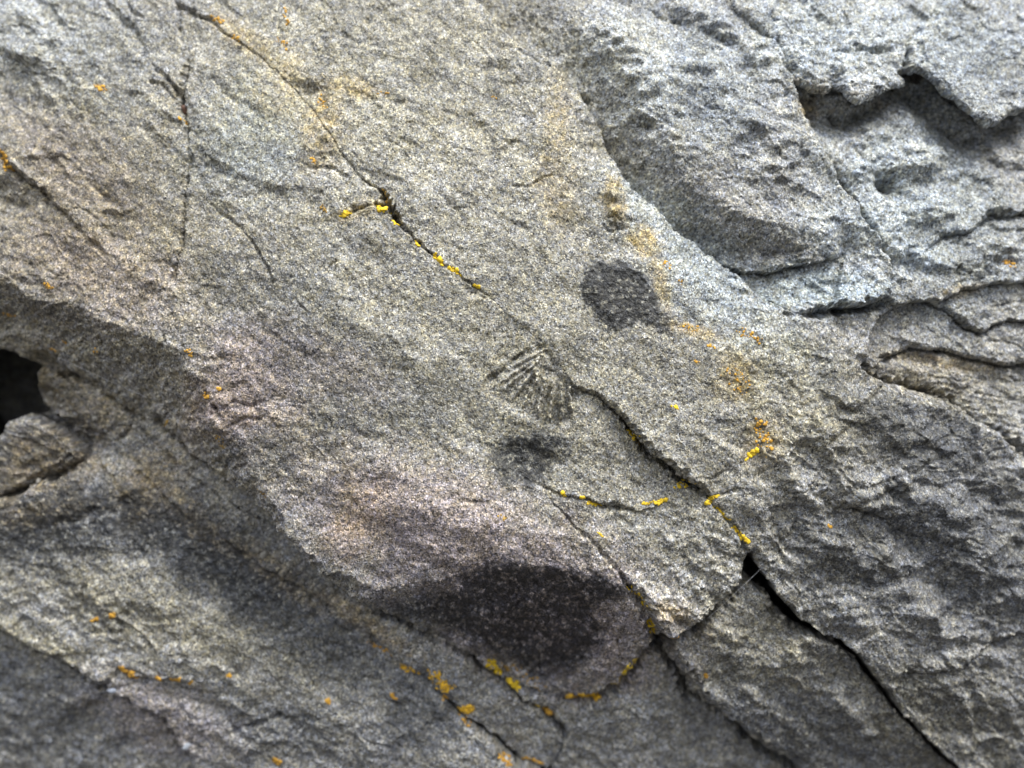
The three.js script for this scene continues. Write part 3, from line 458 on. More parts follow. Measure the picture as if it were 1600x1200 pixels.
// the ribs are tinted paler than the slab
for (let j = lower(QY, 525); j < lower(QY, 680); j++) for (let i = lower(QX, 745); i < lower(QX, 905); i++) {
  const x = QX[i], y = QY[j], wx = x + 2.4 * noise(x / 10, y / 10, 61), wy = y + 2.4 * noise(x / 10, y / 10, 62), v = j * NX + i;
  for (const [x0, y0, x1, y1, w] of ribs) { const d = nearest([x0, y0, x1, y1], wx, wy)[0]; if (d < w * 0.8) { tint.pale[v] = Math.max(tint.pale[v], 0.85 * (0.6 + noise(x / 4, y / 4, 64))); } }
}

// grains: a small random cell pattern gives every crystal its own tone and a tiny relief
function grain(x, y, s) {                 // nearest cell of a jittered grid: [its random, second random, distance to its centre, next distance]
  const xi = Math.floor(x), yi = Math.floor(y);
  let d1 = 9, d2 = 9, a = 0, b = 0;
  for (let j = yi - 1; j <= yi + 1; j++) for (let i = xi - 1; i <= xi + 1; i++) {
    const r = hash(i, j, s), q = hash(i, j, s + 1), dx = i + r - x, dy = j + q - y, d = dx * dx + dy * dy;
    if (d < d1) { d2 = d1; d1 = d; a = r; b = q; } else if (d < d2) d2 = d;
  }
  return [(a * 7.31 + b * 3.17) % 1, (a * 13.7 + b * 5.3) % 1, Math.sqrt(d1), Math.sqrt(d2)];
}
// broken facets: every cell is a small tilted plane, meeting the next at a crisp edge
function chips(u, w, s) {
  const xi = Math.floor(u), yi = Math.floor(w);
  let d1 = 9, d2 = 9, a = 0, b = 0, ex = 0, ey = 0;
  for (let j = yi - 1; j <= yi + 1; j++) for (let i = xi - 1; i <= xi + 1; i++) {
    const r = hash(i, j, s), q = hash(i, j, s + 1), dx = u - i - r, dy = w - j - q, d = dx * dx + dy * dy;
    if (d < d1) { d2 = d1; d1 = d; a = r; b = q; ex = dx; ey = dy; } else if (d < d2) d2 = d;
  }
  const ang = a * 91.7 + b * 57.1, e = Math.min(1, (Math.sqrt(d2) - Math.sqrt(d1)) * 5);
  return ((Math.cos(ang) * ex + Math.sin(ang) * ey) * 1.1 + ((a * 5.7 + b * 3.3) % 1 - 0.5) * 0.8) * e;
}
// how broken the face is: the fossil slab is fairly even, the right side, the corners and the lower blocks are rough
function rough(x, y) {
  let r = 0.75 + 0.5 * sstep(250, 60, x) + 0.9 * sstep(1080, 1300, x + 0.15 * (600 - y)) + 0.95 * sstep(860, 1040, y) ;
  const e = Math.hypot((x - 800) / 230, (y - 560) / 190); r *= 0.32 + 0.68 * sstep(0.4, 1.9, e); r += 0.9 * sstep(240, 80, Math.hypot(x - 840, (y - 980) * 1.5)) + 0.7 * sstep(220, 60, Math.hypot(x - 1280, (y - 790) * 1.1)) + 0.5 * sstep(160, 40, Math.hypot(x - 1090, y - 900));
  return r * (0.8 + 0.7 * noise(x / 130, y / 130, 44));
}
const COL = new Float32Array(NV * 3), BASE = new Float32Array(NV);
const CA = Math.cos(0.62), SA = Math.sin(0.62);          // the foliation of the rock runs down to the right
for (let j = 0, v = 0; j < NY; j++) for (let i = 0; i < NX; i++, v++) {
  const x = QX[i], y = QY[j], u = x * CA + y * SA, w = -x * SA + y * CA;
  // relief, mm
  let h = -14 * ((x - 800) / 800) ** 2 - 17 * ((y - 590) / 600) ** 2;
  h += 1.1 * noise(x / 210, y / 210, 31) + 0.8 * fbm(u / 95, w / 62, 32, 3) + 0; const ro = rough(x, y); h += (0.16 + 0.26 * ro) * fbm(u / 28, w / 20, 36, 4);
  const jx = 16 * fbm(x / 46, y / 46, 41, 3), jy = 16 * fbm(x / 46, y / 46, 42, 3);
  h += ro * (1.15 * chips((u + jx) / 112, (w + jy) / 78, 43) + 0.58 * chips((u - jy) / 46, (w + jx) / 32, 45) + 0.17 * chips((x + jx * 0.6) / 19, (y + jy * 0.6) / 15, 47));
  const pit = noise(x / 9, y / 7, 57) + 0.5 * noise(x / 4.4, y / 3.6, 58);
  if (pit < -0.42) h += 0.9 * (pit + 0.42) * (0.6 + 0.6 * ro);                 // small pits where grains have fallen out
  const g = grain(x / 4.6, y / 4.6, 51), g2 = grain(x / 9.5 + 3.1, y / 8.2, 53);
  h += 0.10 * (g[0] - 0.5) * sstep(0, 0.45, g[3] - g[2]) + 0.10 * (g2[1] - 0.5) * sstep(0, 0.35, g2[3] - g2[2]) + 0.04 * noise(x / 3, y / 3, 55);
  const crust = sstep(0.35, 0.75, tint.dark[v]); if (crust > 0) h += crust * (0.16 + 0.3 * (g2[0] - 0.3) * sstep(0, 0.3, g2[3] - g2[2]));   // black crusts and other dark patches stand a little proud
  BASE[v] = h;
  // colour (linear)
  const r2 = g[1], k = tint.dark[v], n = fbm(x / 70, y / 70, 71, 3), m = fbm(x / 11, y / 9, 74, 3);
  let t = 0.31 * (1 + 0.42 * m + 0.3 * n) * (1 + 0.3 * (g2[0] - 0.5)) * (1 + 0.42 * (g[0] - 0.5));
  const worn = sstep(0.6, 0.95, 0.25 * g2[1] + 0.75 * g[1] + 0.45 * m + 0.25 * noise(x / 26, y / 22, 75));        // pale grains show through the dark crusts and patches
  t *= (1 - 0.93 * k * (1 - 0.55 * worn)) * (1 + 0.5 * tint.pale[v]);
  const cream = (r2 - 0.42) * 0.26 + 0.24 * tint.warm[v] - 0.15 * tint.blue[v] - 0.12 * k + 0.08 * noise(x / 40, y / 40, 73), pl = tint.plum[v], ru = tint.rust[v] * (0.5 + 0.8 * g2[1]);
  const R = t * (1 - 0.05 * tint.blue[v] + 0.5 * cream + 0.10 * pl + 0.30 * ru), Gc = t * (1 + 0.2 * cream - 0.05 * pl - 0.02 * ru + 0.045 * tint.blue[v] + 0.01 * k), Bc = t * (1 - 0.8 * cream + 0.02 * pl - 0.50 * ru);
  COL[v * 3] = clamp(R, 0.012, 0.85); COL[v * 3 + 1] = clamp(Gc, 0.012, 0.85); COL[v * 3 + 2] = clamp(Bc, 0.012, 0.85);
}

// ---------------------------------------------------------------- which block each cell belongs to
const OWN = new Uint8Array(NV);           // per cell (i, j), at its centre
for (const b of blocks) {
  const bb = boxOf(b.poly, 20);
  for (let j = 0; j < NY - 1; j++) {
    if (QY[j] < bb[1] || QY[j] > bb[3]) continue;
    for (let i = 0; i < NX - 1; i++) {
      if (QX[i] < bb[0] || QX[i] > bb[2]) continue;
      const v = j * NX + i;
      if (inside(b.poly, (WX[v] + WX[v + NX + 1]) / 2, (WY[v] + WY[v + NX + 1]) / 2)) OWN[v] = b.id;
    }
  }
}
// heights of one block over its outline and a margin
function heights(b) {
  const h = new Float32Array(NV).fill(NaN), cells = [];
  let a0 = NX, a1 = 0, b0 = NY, b1 = 0;
  for (let j = 0; j < NY - 1; j++) for (let i = 0; i < NX - 1; i++) if (OWN[j * NX + i] === b.id) { a0 = Math.min(a0, i); a1 = Math.max(a1, i); b0 = Math.min(b0, j); b1 = Math.max(b1, j); }
  a0 = Math.max(0, a0 - 40); b0 = Math.max(0, b0 - 40); a1 = Math.min(NX - 1, a1 + 41); b1 = Math.min(NY - 1, b1 + 41);
  for (let j = b0; j <= b1; j++) for (let i = a0; i <= a1; i++) { const v = j * NX + i; h[v] = BASE[v] + b.z + b.gx * (QX[i] - b.cx) / 100 + b.gy * (QY[j] - b.cy) / 100; }
  for (const f of features) {
    if (f.only && !f.only.includes(b.id)) continue;
    const x = f.box ?? [-1e4, -1e4, 1e4, 1e4];
    const i0 = Math.max(a0, lower(QX, x[0])), i1 = Math.min(a1, lower(QX, x[2]) + 1), j0 = Math.max(b0, lower(QY, x[1])), j1 = Math.min(b1, lower(QY, x[3]) + 1);
    for (let j = j0; j <= j1; j++) for (let i = i0; i <= i1; i++) { const v = j * NX + i; h[v] += f.f(QX[i], QY[j], WX[v], WY[v]); }
  }
  return { h, a0, a1, b0, b1 };
}
// distance (px) from every vertex of the block to ground of lower blocks
function edgeDistance(b, q) {
  const d = new Float32Array(NV).fill(60), { a0, a1, b0, b1 } = q;
  for (let j = b0; j < Math.min(b1, NY - 1); j++) for (let i = a0; i < Math.min(a1, NX - 1); i++) if (OWN[j * NX + i] < b.id || (OWN[j * NX + i] > b.id && TOP[j * NX + i] < q.h[j * NX + i] - 1.5)) { const v = j * NX + i; d[v] = d[v + 1] = d[v + NX] = d[v + NX + 1] = 0; }
  const s = FINE, t = FINE * 1.4142;
  for (let j = b0 + 1; j < b1; j++) for (let i = a0 + 1; i < a1; i++) { const v = j * NX + i; d[v] = Math.min(d[v], d[v - 1] + s, d[v - NX] + s, d[v - NX - 1] + t, d[v - NX + 1] + t); }
  for (let j = b1 - 1; j > b0; j--) for (let i = a1 - 1; i > a0; i--) { const v = j * NX + i; d[v] = Math.min(d[v], d[v + 1] + s, d[v + NX] + s, d[v + NX + 1] + t, d[v + NX - 1] + t); }
  return d;
}

const layers = [], TOP = new Float32Array(NV).fill(NaN);
for (let n = blocks.length - 1; n >= 0; n--) {
  const b = blocks[n], q = heights(b), d = b.edge ? edgeDistance(b, q) : null;
  if (d) for (let j = q.b0; j <= q.b1; j++) for (let i = q.a0; i <= q.a1; i++) {
    const v = j * NX + i;
    if (d[v] >= 50) continue;
    const r = b.r * (1 + 0.9 * noise(QX[i] / 40, QY[j] / 40, 81)), e = 1 - Math.min(1, d[v] / r);
    if (e > 0) q.h[v] -= b.edge * (1 + 0.7 * noise(QX[i] / 22, QY[j] / 22, 82)) * (1 - Math.sqrt(Math.max(0, 1 - e * e)));
  }
  // the block goes on a little beneath the blocks that lie on it
  const use = new Uint8Array(NV);
  for (let j = 0; j < NY - 1; j++) for (let i = 0; i < NX - 1; i++) if (OWN[j * NX + i] === b.id) use[j * NX + i] = 1;
  let rim = [];
  for (let j = 0; j < NY - 1; j++) for (let i = 0; i < NX - 1; i++) if (use[j * NX + i]) rim.push(j * NX + i);
  for (let ring = 1; ring <= (n === D ? 34 : 11); ring++) {
    const next = [];
    for (const v of rim) {
      const i = v % NX, j = (v / NX) | 0;
      for (const [di, dj] of [[1, 0], [-1, 0], [0, 1], [0, -1]]) {
        const ii = i + di, jj = j + dj, w = jj * NX + ii;
        if (ii < 0 || jj < 0 || ii >= NX - 1 || jj >= NY - 1 || use[w] || OWN[w] <= b.id) continue;
        use[w] = 1 + ring; next.push(w);
      }
    }
    rim = next;
  }
  const own = new Uint8Array(NV);
  for (let j = 0; j < NY - 1; j++) for (let i = 0; i < NX - 1; i++) { const v = j * NX + i; if (use[v] === 1) own[v] = own[v + 1] = own[v + NX] = own[v + NX + 1] = 1; }
  for (let j = 0; j < NY - 1; j++) for (let i = 0; i < NX - 1; i++) if (use[j * NX + i] > 1) for (const w of [0, 1, NX, NX + 1]) {
    const v = j * NX + i + w;
    if (!own[v] && own[v] !== 2) { q.h[v] = Math.min(q.h[v], TOP[v] - 0.7); own[v] = 2; }
  }
  for (let v = 0; v < NV; v++) if (own[v] === 1 && !(TOP[v] > q.h[v])) TOP[v] = q.h[v];
  layers[n] = { b, q, d, use, own };
}

// the face is laid out so that its large forms keep their place in perspective: a smooth depth carries each place sideways
function smooth(R) {
  let a = Float32Array.from(TOP, (x) => x === x ? clamp(x, -45, 10) : -20), o = new Float32Array(NV);
  for (let pass = 0; pass < 3; pass++) {
    for (let j = 0; j < NY; j++) { let s = 0, c = 0; for (let i = -R; i < NX; i++) { if (i + R < NX) { s += a[j * NX + i + R]; c++; } if (i - R - 1 >= 0) { s -= a[j * NX + i - R - 1]; c--; } if (i >= 0) o[j * NX + i] = s / c; } }
    for (let i = 0; i < NX; i++) { let s = 0, c = 0; for (let j = -R; j < NY; j++) { if (j + R < NY) { s += o[(j + R) * NX + i]; c++; } if (j - R - 1 >= 0) { s -= o[(j - R - 1) * NX + i]; c--; } if (j >= 0) a[j * NX + i] = s / c; } }
  }
  return a;
}
const SMOOTH = smooth(24);
const FX = new Float32Array(NV), FY = new Float32Array(NV);
for (let j = 0, v = 0; j < NY; j++) for (let i = 0; i < NX; i++, v++) { const k = (1 - SMOOTH[v] / DIST) * PX * MM; FX[v] = (QX[i] - 800) * k; FY[v] = (600 - QY[j]) * k; }

// ---------------------------------------------------------------- build the blocks
const names = new Map();
function numbered(n) { const k = names.get(n) ?? 0; names.set(n, k + 1); return k ? `${n}_${String(k).padStart(3, '0')}` : n; }
function tag(o, label, category, group, kind) { if (label) o.userData.label = label; if (category) o.userData.category = category; if (group) o.userData.group = group; if (kind) o.userData.kind = kind; return o; }
// fine crystals of the rock, as a tile 140 mm wide: tone and relief below the size of the mesh
const TILE = 140;
function cell(x, y, nx, ny, s) {
  const xi = Math.floor(x), yi = Math.floor(y);
  let d1 = 9, d2 = 9, a = 0;
  for (let j = yi - 1; j <= yi + 1; j++) for (let i = xi - 1; i <= xi + 1; i++) {
    const im = ((i % nx) + nx) % nx, jm = ((j % ny) + ny) % ny, r = hash(im, jm, s), q = hash(im, jm, s + 1), dx = i + r - x, dy = j + q - y, d = dx * dx + dy * dy;
    if (d < d1) { d2 = d1; d1 = d; a = (r * 7.31 + q * 3.17) % 1; } else if (d < d2) d2 = d;
  }
  return [a, Math.sqrt(d2) - Math.sqrt(d1)];
}
function crystals() {
  const n = 2048, c = new Uint8Array(n * n * 4), h = new Uint8Array(n * n * 4);
  for (let y = 0; y < n; y++) for (let x = 0; x < n; x++) {
    const o = (y * n + x) * 4, a = cell(x / n * 560, y / n * 520, 560, 520, 301), b = cell(x / n * 300, y / n * 280, 300, 280, 311), w = hash(x >> 1, y >> 1, 321);
    const e = sstep(0, 0.25, a[1]), f = sstep(0, 0.22, b[1]);
    let t = 0.60 + 0.22 * (a[0] - 0.5) + 0.14 * (b[0] - 0.5) + 0.12 * (w - 0.5);
    if (a[0] > 0.90) t += 0.17; else if (a[0] < 0.12) t -= 0.16;
    if (b[0] < 0.08) t -= 0.10; else if (b[0] > 0.95) t += 0.08;
    const q = clamp(t, 0.1, 1) * 255, hue = (hash(Math.floor(a[0] * 1e6), 3, 5) - 0.5) * 14;
    c[o] = clamp(q + hue, 0, 255); c[o + 1] = clamp(q + hue * 0.25, 0, 255); c[o + 2] = clamp(q - hue, 0, 255); c[o + 3] = 255;
    const r = clamp(0.45 + 0.34 * (a[0] - 0.5) * e + 0.42 * (b[0] - 0.5) * f + 0.10 * e + 0.10 * f + 0.05 * (w - 0.5), 0, 1) * 255;
    h[o] = h[o + 1] = h[o + 2] = r; h[o + 3] = 255;
  }
  const make = (d, srgb) => { const t = new THREE.DataTexture(d, n, n); t.wrapS = t.wrapT = THREE.RepeatWrapping; t.magFilter = THREE.LinearFilter; t.minFilter = THREE.LinearMipmapLinearFilter; t.generateMipmaps = true; if (srgb) t.colorSpace = THREE.SRGBColorSpace; t.needsUpdate = true; return t; };
  return [make(c, true), make(h, false)];
}
const [crystalTone, crystalRelief] = crystals();
const rockMat = new THREE.MeshStandardMaterial({ vertexColors: true, color: new THREE.Color().setRGB(2.36, 2.34, 2.29), map: crystalTone, bumpMap: crystalRelief, bumpScale: 0.00026, roughness: 0.62, metalness: 0, side: THREE.DoubleSide });
rockMat.name = 'rock';
function normalAt(h, v, i, j, out) {
  const l = i > 0 && h[v - 1] === h[v - 1] ? v - 1 : v, r = i < NX - 1 && h[v + 1] === h[v + 1] ? v + 1 : v, u = j > 0 && h[v - NX] === h[v - NX] ? v - NX : v, d = j < NY - 1 && h[v + NX] === h[v + NX] ? v + NX : v;
  const ax = FX[r] - FX[l], ay = FY[r] - FY[l], az = (h[r] - h[l]) * MM, bx = FX[u] - FX[d], by = FY[u] - FY[d], bz = (h[u] - h[d]) * MM;
  let x = ay * bz - az * by, y = az * bx - ax * bz, z = ax * by - ay * bx; const n = Math.hypot(x, y, z) || 1;
  out[0] = x / n; out[1] = y / n; out[2] = z / n;
}
// parts of a block: cells for which pick(x, y) returns a part's name
function buildBlock(n, pick) {
  const { b, q, d, use, own } = layers[n], h = q.h, sets = new Map(), nv = [0, 0, 0];
  let cx = 0, cy = 0, cz = 0, cnt = 0;
  for (let j = 0; j < NY - 1; j += 4) for (let i = 0; i < NX - 1; i += 4) { const v = j * NX + i; if (use[v] === 1) { cx += FX[v]; cy += FY[v]; cz += h[v] * MM; cnt++; } }
  cx /= cnt || 1; cy /= cnt || 1; cz = cz / (cnt || 1) - 0.012;
  const set = (key) => { if (!sets.has(key)) sets.set(key, { map: new Map(), p: [], n: [], c: [], f: [], t: [] }); return sets.get(key); };
  const vert = (s, v) => {
    let k = s.map.get(v);
    if (k === undefined) {
      k = s.p.length / 3; s.map.set(v, k);
      normalAt(h, v, v % NX, (v / NX) | 0, nv);
      s.p.push(FX[v] - cx, FY[v] - cy, h[v] * MM - cz); s.n.push(nv[0], nv[1], nv[2]); s.c.push(COL[v * 3], COL[v * 3 + 1], COL[v * 3 + 2]); s.t.push(FX[v] / (TILE * MM), FY[v] / (TILE * MM));
    }
    return k;
  };
  for (let j = 0; j < NY - 1; j++) for (let i = 0; i < NX - 1; i++) {
    const v = j * NX + i;
    if (!use[v]) continue;
    const s = set(pick && use[v] === 1 ? pick(QX[i], QY[j], WX[v], WY[v], v) : 'body');
    const a = vert(s, v), e = vert(s, v + 1), c = vert(s, v + NX), g = vert(s, v + NX + 1);
    if (((i + j) & 1)) s.f.push(a, c, e, e, c, g); else s.f.push(a, c, g, a, g, e);
  }
  // side faces, undercut, down into the joint
  const s = set('body');
  const wall = (v0, v1, out) => {
    const outer = out, rings = outer ? [[0, 0], [0, 85]] : [[0, 0], [0.12, 0.05], [0.35, 0.16], [0.6, 0.34], [0.85, 0.6], [1, 1]];
    const first = [];
    for (const v of [v0, v1]) {
      const i = v % NX, j = (v / NX) | 0;
      let gx = 0, gy = 0;
      if (d && !outer) for (const m of [2, 4]) { gx += (d[Math.min(NV - 1, v + m)] ?? 0) - (d[Math.max(0, v - m)] ?? 0); gy += (d[Math.min(NV - 1, v + NX * m)] ?? 0) - (d[Math.max(0, v - NX * m)] ?? 0); }
      const gl = Math.hypot(gx, gy) || 1; gx /= gl; gy /= gl;
      for (const [u, z] of rings) {
        const un = b.under * (1 + 0.8 * noise(QX[i] / 9, QY[j] / 9 + z * 3, 91)) * u * PX * MM;
        first.push(s.p.length / 3);
        const dz = (outer ? z : z * b.deep * (1 + 0.3 * noise(QX[i] / 30, QY[j] / 30, 92))) * MM;
        s.p.push(FX[v] - cx + gx * un, FY[v] - cy - gy * un, h[v] * MM - cz - dz);
        s.n.push(-gx, gy, 0.15);
const tone = 0.22 + 0.16 * noise(QX[i] / 7, QY[j] / 7 + z * 9, 93);
        s.c.push(tone * 1.03, tone, tone * 0.94); s.t.push((FX[v] + FY[v] * 0.4) / (TILE * MM), (FY[v] * 0.3 - FX[v] * 0.2 + dz * 1.4) / (TILE * MM));
      }
    }
    const m = rings.length;
    for (let k = 0; k < m - 1; k++) { const a = first[k], c = first[k + 1], e = first[m + k], g = first[m + k + 1]; s.f.push(a, c, e, e, c, g); }
  };
  for (let j = 0; j < NY - 1; j++) for (let i = 0; i < NX - 1; i++) {
    const v = j * NX + i;
    if (use[v] !== 1) continue;
    const lowerCell = (ii, jj) => ii < 0 || jj < 0 || ii >= NX - 1 || jj >= NY - 1 ? 2 : OWN[jj * NX + ii] < b.id ? 1 : 0;
    let o;
    if ((o = lowerCell(i, j - 1))) wall(v + 1, v, o === 2); if ((o = lowerCell(i, j + 1))) wall(v + NX, v + NX + 1, o === 2);
    if ((o = lowerCell(i - 1, j))) wall(v, v + NX, o === 2); if ((o = lowerCell(i + 1, j))) wall(v + NX + 1, v + 1, o === 2);
  }
  const geos = new Map();
  for (const [key, t] of sets) {
    const g = new THREE.BufferGeometry();
    g.setAttribute('position', new THREE.BufferAttribute(Float32Array.from(t.p), 3));
    g.setAttribute('normal', new THREE.BufferAttribute(Float32Array.from(t.n), 3));
    g.setAttribute('color', new THREE.BufferAttribute(Float32Array.from(t.c), 3));
    g.setAttribute('uv', new THREE.BufferAttribute(Float32Array.from(t.t), 2));
    g.setIndex(new THREE.BufferAttribute(Uint32Array.from(t.f), 1));
    geos.set(key, g);
  }
  return { geos, at: [cx, cy, cz], b };
}
function shadows(o) { o.castShadow = o.receiveShadow = true; return o; }
const mesh = (name, g, m) => { const o = shadows(new THREE.Mesh(g, m)); o.name = name; return o; };
function addBlock(n, pick, parts = {}) {
  const { geos, at, b } = buildBlock(n, pick);
  if (!geos.size) return;
  let root;
  if (geos.size === 1) root = mesh(numbered(b.name), geos.get('body'), rockMat);
  else {
    root = new THREE.Group(); root.name = numbered(b.name);
    root.add(mesh('rock_body', geos.get('body'), rockMat));
    const done = new Map();
    for (const [key, spec] of Object.entries(parts)) {      // key order: parents first
      if (!geos.has(key)) continue;
      const o = mesh(spec.name, geos.get(key), rockMat);
      if (spec.label) o.userData.label = spec.label;
      (spec.under ? done.get(spec.under) : root).add(o); done.set(key, o);
    }
  }
  root.position.set(...at);
  if (b.kind) tag(root, null, null, null, b.kind); else tag(root, b.label, 'rock', 'blocks of the jointed rock face');
  scene.add(root);
  return root;
}
const fossilParts = { shell: { name: 'shell_fossil', label: 'fan shaped ribbed shell fossil' } };
ribs.forEach((r, k) => { fossilParts['rib' + k] = { name: 'rib', under: 'shell' }; });
const pickS = (x, y, wx, wy, v) => {
  const fx = x + 2.4 * noise(x / 10, y / 10, 61), fy = y + 2.4 * noise(x / 10, y / 10, 62);
  if (x > 730 && x < 920 && y > 515 && y < 690) {
    let k = -1, best = 1;
    ribs.forEach(([x0, y0, x1, y1, w], n) => { const [d, , t] = nearest([x0, y0, x1, y1], fx, fy), e = d / (w * (0.65 + 0.5 * t) * 1.0); if (e < best) { best = e; k = n; } });
    if (k >= 0) return 'rib' + k;
    if (inside(FOSSIL, fx, fy)) return 'shell';
  }
  if (x > 640 && x < 1010 && y > 850 && y < 1080 && tint.dark[v] > 0.62) return 'stain';
  return 'body';
};
for (let n = 0; n < blocks.length; n++) {
  if (n === S) addBlock(n, pickS, { ...fossilParts, stain: { name: 'dark_stain', label: 'blue black stained and crusted lower face of the nose' } });  // a dark stain in the rock colour, slightly raised as a crust
  else if (n === U) addBlock(n, (x, y, wx, wy, v) => x > 890 && x < 1060 && y > 390 && y < 530 && tint.dark[v] > 0.5 ? 'crust' : ((wx - 958) / 19) ** 2 + ((wy - 320) / 40) ** 2 < 1 ? 'nodule' : 'body',
    { crust: { name: 'dark_stain', label: 'round blue black crusted stain' }, nodule: { name: 'nodule', label: 'rust brown knobbly nodule on the rim' } });
  else addBlock(n);
}
// the solid rock behind the joints
{
  const g = new THREE.BoxGeometry(0.6, 0.5, 0.03), m = new THREE.MeshStandardMaterial({ color: new THREE.Color().setRGB(0.12, 0.115, 0.105), roughness: 0.9 });
  const o = mesh('rock_mass', g, m); o.position.set(0, 0, -0.105); tag(o, null, null, null, 'structure'); scene.add(o);
}

// ---------------------------------------------------------------- small things on the rock
function surf(x, y) {                     // point and normal of the face at a place of the photograph
  const [ux, uy] = unwarp(x, y), i = clamp(lower(QX, ux), 1, NX - 2), j = clamp(lower(QY, uy), 1, NY - 2), v = j * NX + i, n = [0, 0, 0];
  let h = 0, c = 0; for (const w of [0, 1, NX, NX + 1]) if (TOP[v + w] === TOP[v + w]) { h += TOP[v + w]; c++; }
  normalAt(TOP, v, i, j, n);
  return { p: new THREE.Vector3(FX[v], FY[v], h / (c || 1) * MM), n: new THREE.Vector3(...n) };
}
const ball = mergeVertices((() => { const g = new THREE.IcosahedronGeometry(1, 1); g.deleteAttribute('uv'); g.deleteAttribute('normal'); return g; })());
function lump(p, n, r, flat, rough = 0.25) {
  const g = ball.clone(), a = g.attributes.position, s = Math.floor(rnd() * 9999), qn = new THREE.Quaternion().setFromUnitVectors(new THREE.Vector3(0, 0, 1), n), t = new THREE.Vector3();
  for (let i = 0; i < a.count; i++) {
    t.fromBufferAttribute(a, i);
    t.multiplyScalar(1 + rough * noise(t.x * 1.6 + 5, t.y * 1.6 + t.z * 1.3, s) * 1.6);
    t.z *= flat; t.multiplyScalar(r).applyQuaternion(qn).add(p); a.setXYZ(i, t.x, t.y, t.z);
  }
  g.computeVertexNormals();
  return g;
}
const lichenMat = (name, r, g, b) => { const m = new THREE.MeshStandardMaterial({ vertexColors: true, color: new THREE.Color().setRGB(r, g, b), roughness: 0.8 }); m.name = name; return m; };
const YEL = lichenMat('yellow lichen', 0.82, 0.57, 0.03), ORA = lichenMat('orange lichen', 0.64, 0.35, 0.05), GOL = lichenMat('golden lichen', 0.76, 0.45, 0.035), DUL = lichenMat('dull ochre lichen', 0.46, 0.29, 0.08);
function shadeOf(g, f) { const c = new Float32Array(g.attributes.position.count * 3); for (let i = 0; i < c.length; i += 3) { c[i] = f; c[i + 1] = f * (0.94 + 0.06 * f); c[i + 2] = f * 0.9; } g.setAttribute('color', new THREE.BufferAttribute(c, 3)); return g; }
// a colony: granules scattered in a short streak from (x0, y0) to (x1, y1)
function lichen(label, mat, x0, y0, x1, y1, n, r, wide = 4) {
  const list = [], o = surf((x0 + x1) / 2, (y0 + y1) / 2).p, many = Math.round(n * (y0 > 1000 ? 3.6 : 2.6));
  for (let k = 0; k < many; k++) {
    const t = (k + rnd() * 0.9) / many, a = rnd() * 6.28, e = wide * 1.15 * Math.sqrt(rnd());
    const s = surf(lerp(x0, x1, t) + Math.cos(a) * e, lerp(y0, y1, t) + Math.sin(a) * e), rr = r * (mat === ORA && y0 < 600 ? 0.74 : y0 > 1000 ? 1.15 : 1) * (0.34 + 0.85 * rnd() * rnd()) * PX * MM;
    list.push(shadeOf(lump(s.p.clone().sub(o).addScaledVector(s.n, rr * 0.12), s.n, rr, 0.55, 0.5), 0.65 + 0.55 * rnd()));
  }
  const m = mesh(numbered('lichen'), mergeGeometries(list), mat);
  m.position.copy(o); tag(m, label, 'lichen', 'lichen colonies on the rock'); scene.add(m);
}
lichen('bright yellow lichen cluster straddling the dark hole in the diagonal seam', YEL, 588, 327, 606, 330, 12, 5, 4);
lichen('yellow lichen pair on the short crack left of the seam hole', YEL, 534, 338, 548, 333, 7, 4.4, 3);
lichen('tiny yellow lichen grains just below the seam hole', YEL, 614, 344, 626, 352, 5, 3, 4);
lichen('small ochre lichen grains just above the seam hole', DUL, 598, 296, 606, 314, 5, 3.2, 2);
lichen('largest bright yellow lichen lumps on the thin middle stretch of the seam', YEL, 680, 400, 694, 411, 12, 5, 3);
lichen('string of yellow lichen beads below the largest seam lumps', YEL, 702, 418, 720, 431, 9, 4.2, 2);
lichen('single yellow lichen bead where the thin seam fades out', YEL, 740, 444, 748, 448, 4, 4, 2);
lichen('tiny yellow lichen bead on the seam above the largest lumps', YEL, 648, 376, 654, 384, 3, 2.8, 1);
lichen('bright yellow lichen under the overhanging lip of the seam', YEL, 986, 676, 996, 686, 11, 4.2, 4);
lichen('ochre lichen flecks just below the overhanging seam lip', DUL, 996, 690, 1006, 696, 5, 3.2, 3);
lichen('yellow lichen dots at the left end of the curved ledge crack', YEL, 878, 770, 888, 774, 5, 3, 2);
lichen('yellow lichen bead on the curved ledge crack', YEL, 908, 774, 915, 781, 5, 3.4, 2);
lichen('yellow lichen streak at the lowest bend of the ledge crack', YEL, 918, 788, 942, 787, 9, 3.6, 2);
lichen('yellow lichen row right of the curved ledge crack', YEL, 1008, 785, 1044, 784, 11, 3.6, 2);
lichen('dull yellow lichen in the shadow at the lower end of the seam lip', YEL, 1056, 764, 1086, 752, 9, 3.4, 4);
lichen('yellow lichen clump at the forked end of the seam lip', YEL, 1108, 784, 1124, 772, 10, 3.8, 3);
lichen('thin yellow lichen line running down the crack to the hole', YEL, 1118, 792, 1142, 814, 10, 2.8, 1.5);
lichen('yellow lichen knot on the crack just above the dark hole', YEL, 1146, 826, 1166, 846, 12, 3.8, 4);
lichen('scattered orange lichen grains on the middle of the large slab', ORA, 1140, 582, 1168, 606, 15, 3.2, 14);
lichen('scattered orange lichen patch low on the right of the large slab', ORA, 1186, 662, 1202, 704, 18, 3.2, 10);
lichen('yellow lichen streak below the scattered orange patch', YEL, 1168, 718, 1186, 706, 9, 3.4, 4);
lichen('tiny yellow lichen in a small dark pit on the large slab', YEL, 1050, 634, 1058, 638, 4, 2.8, 3);
lichen('orange lichen spot above a fine dark hairline', ORA, 1108, 540, 1116, 546, 5, 3.2, 3);
lichen('pale orange lichen flecks below the blue black patch', ORA, 1066, 508, 1092, 518, 8, 3, 5);
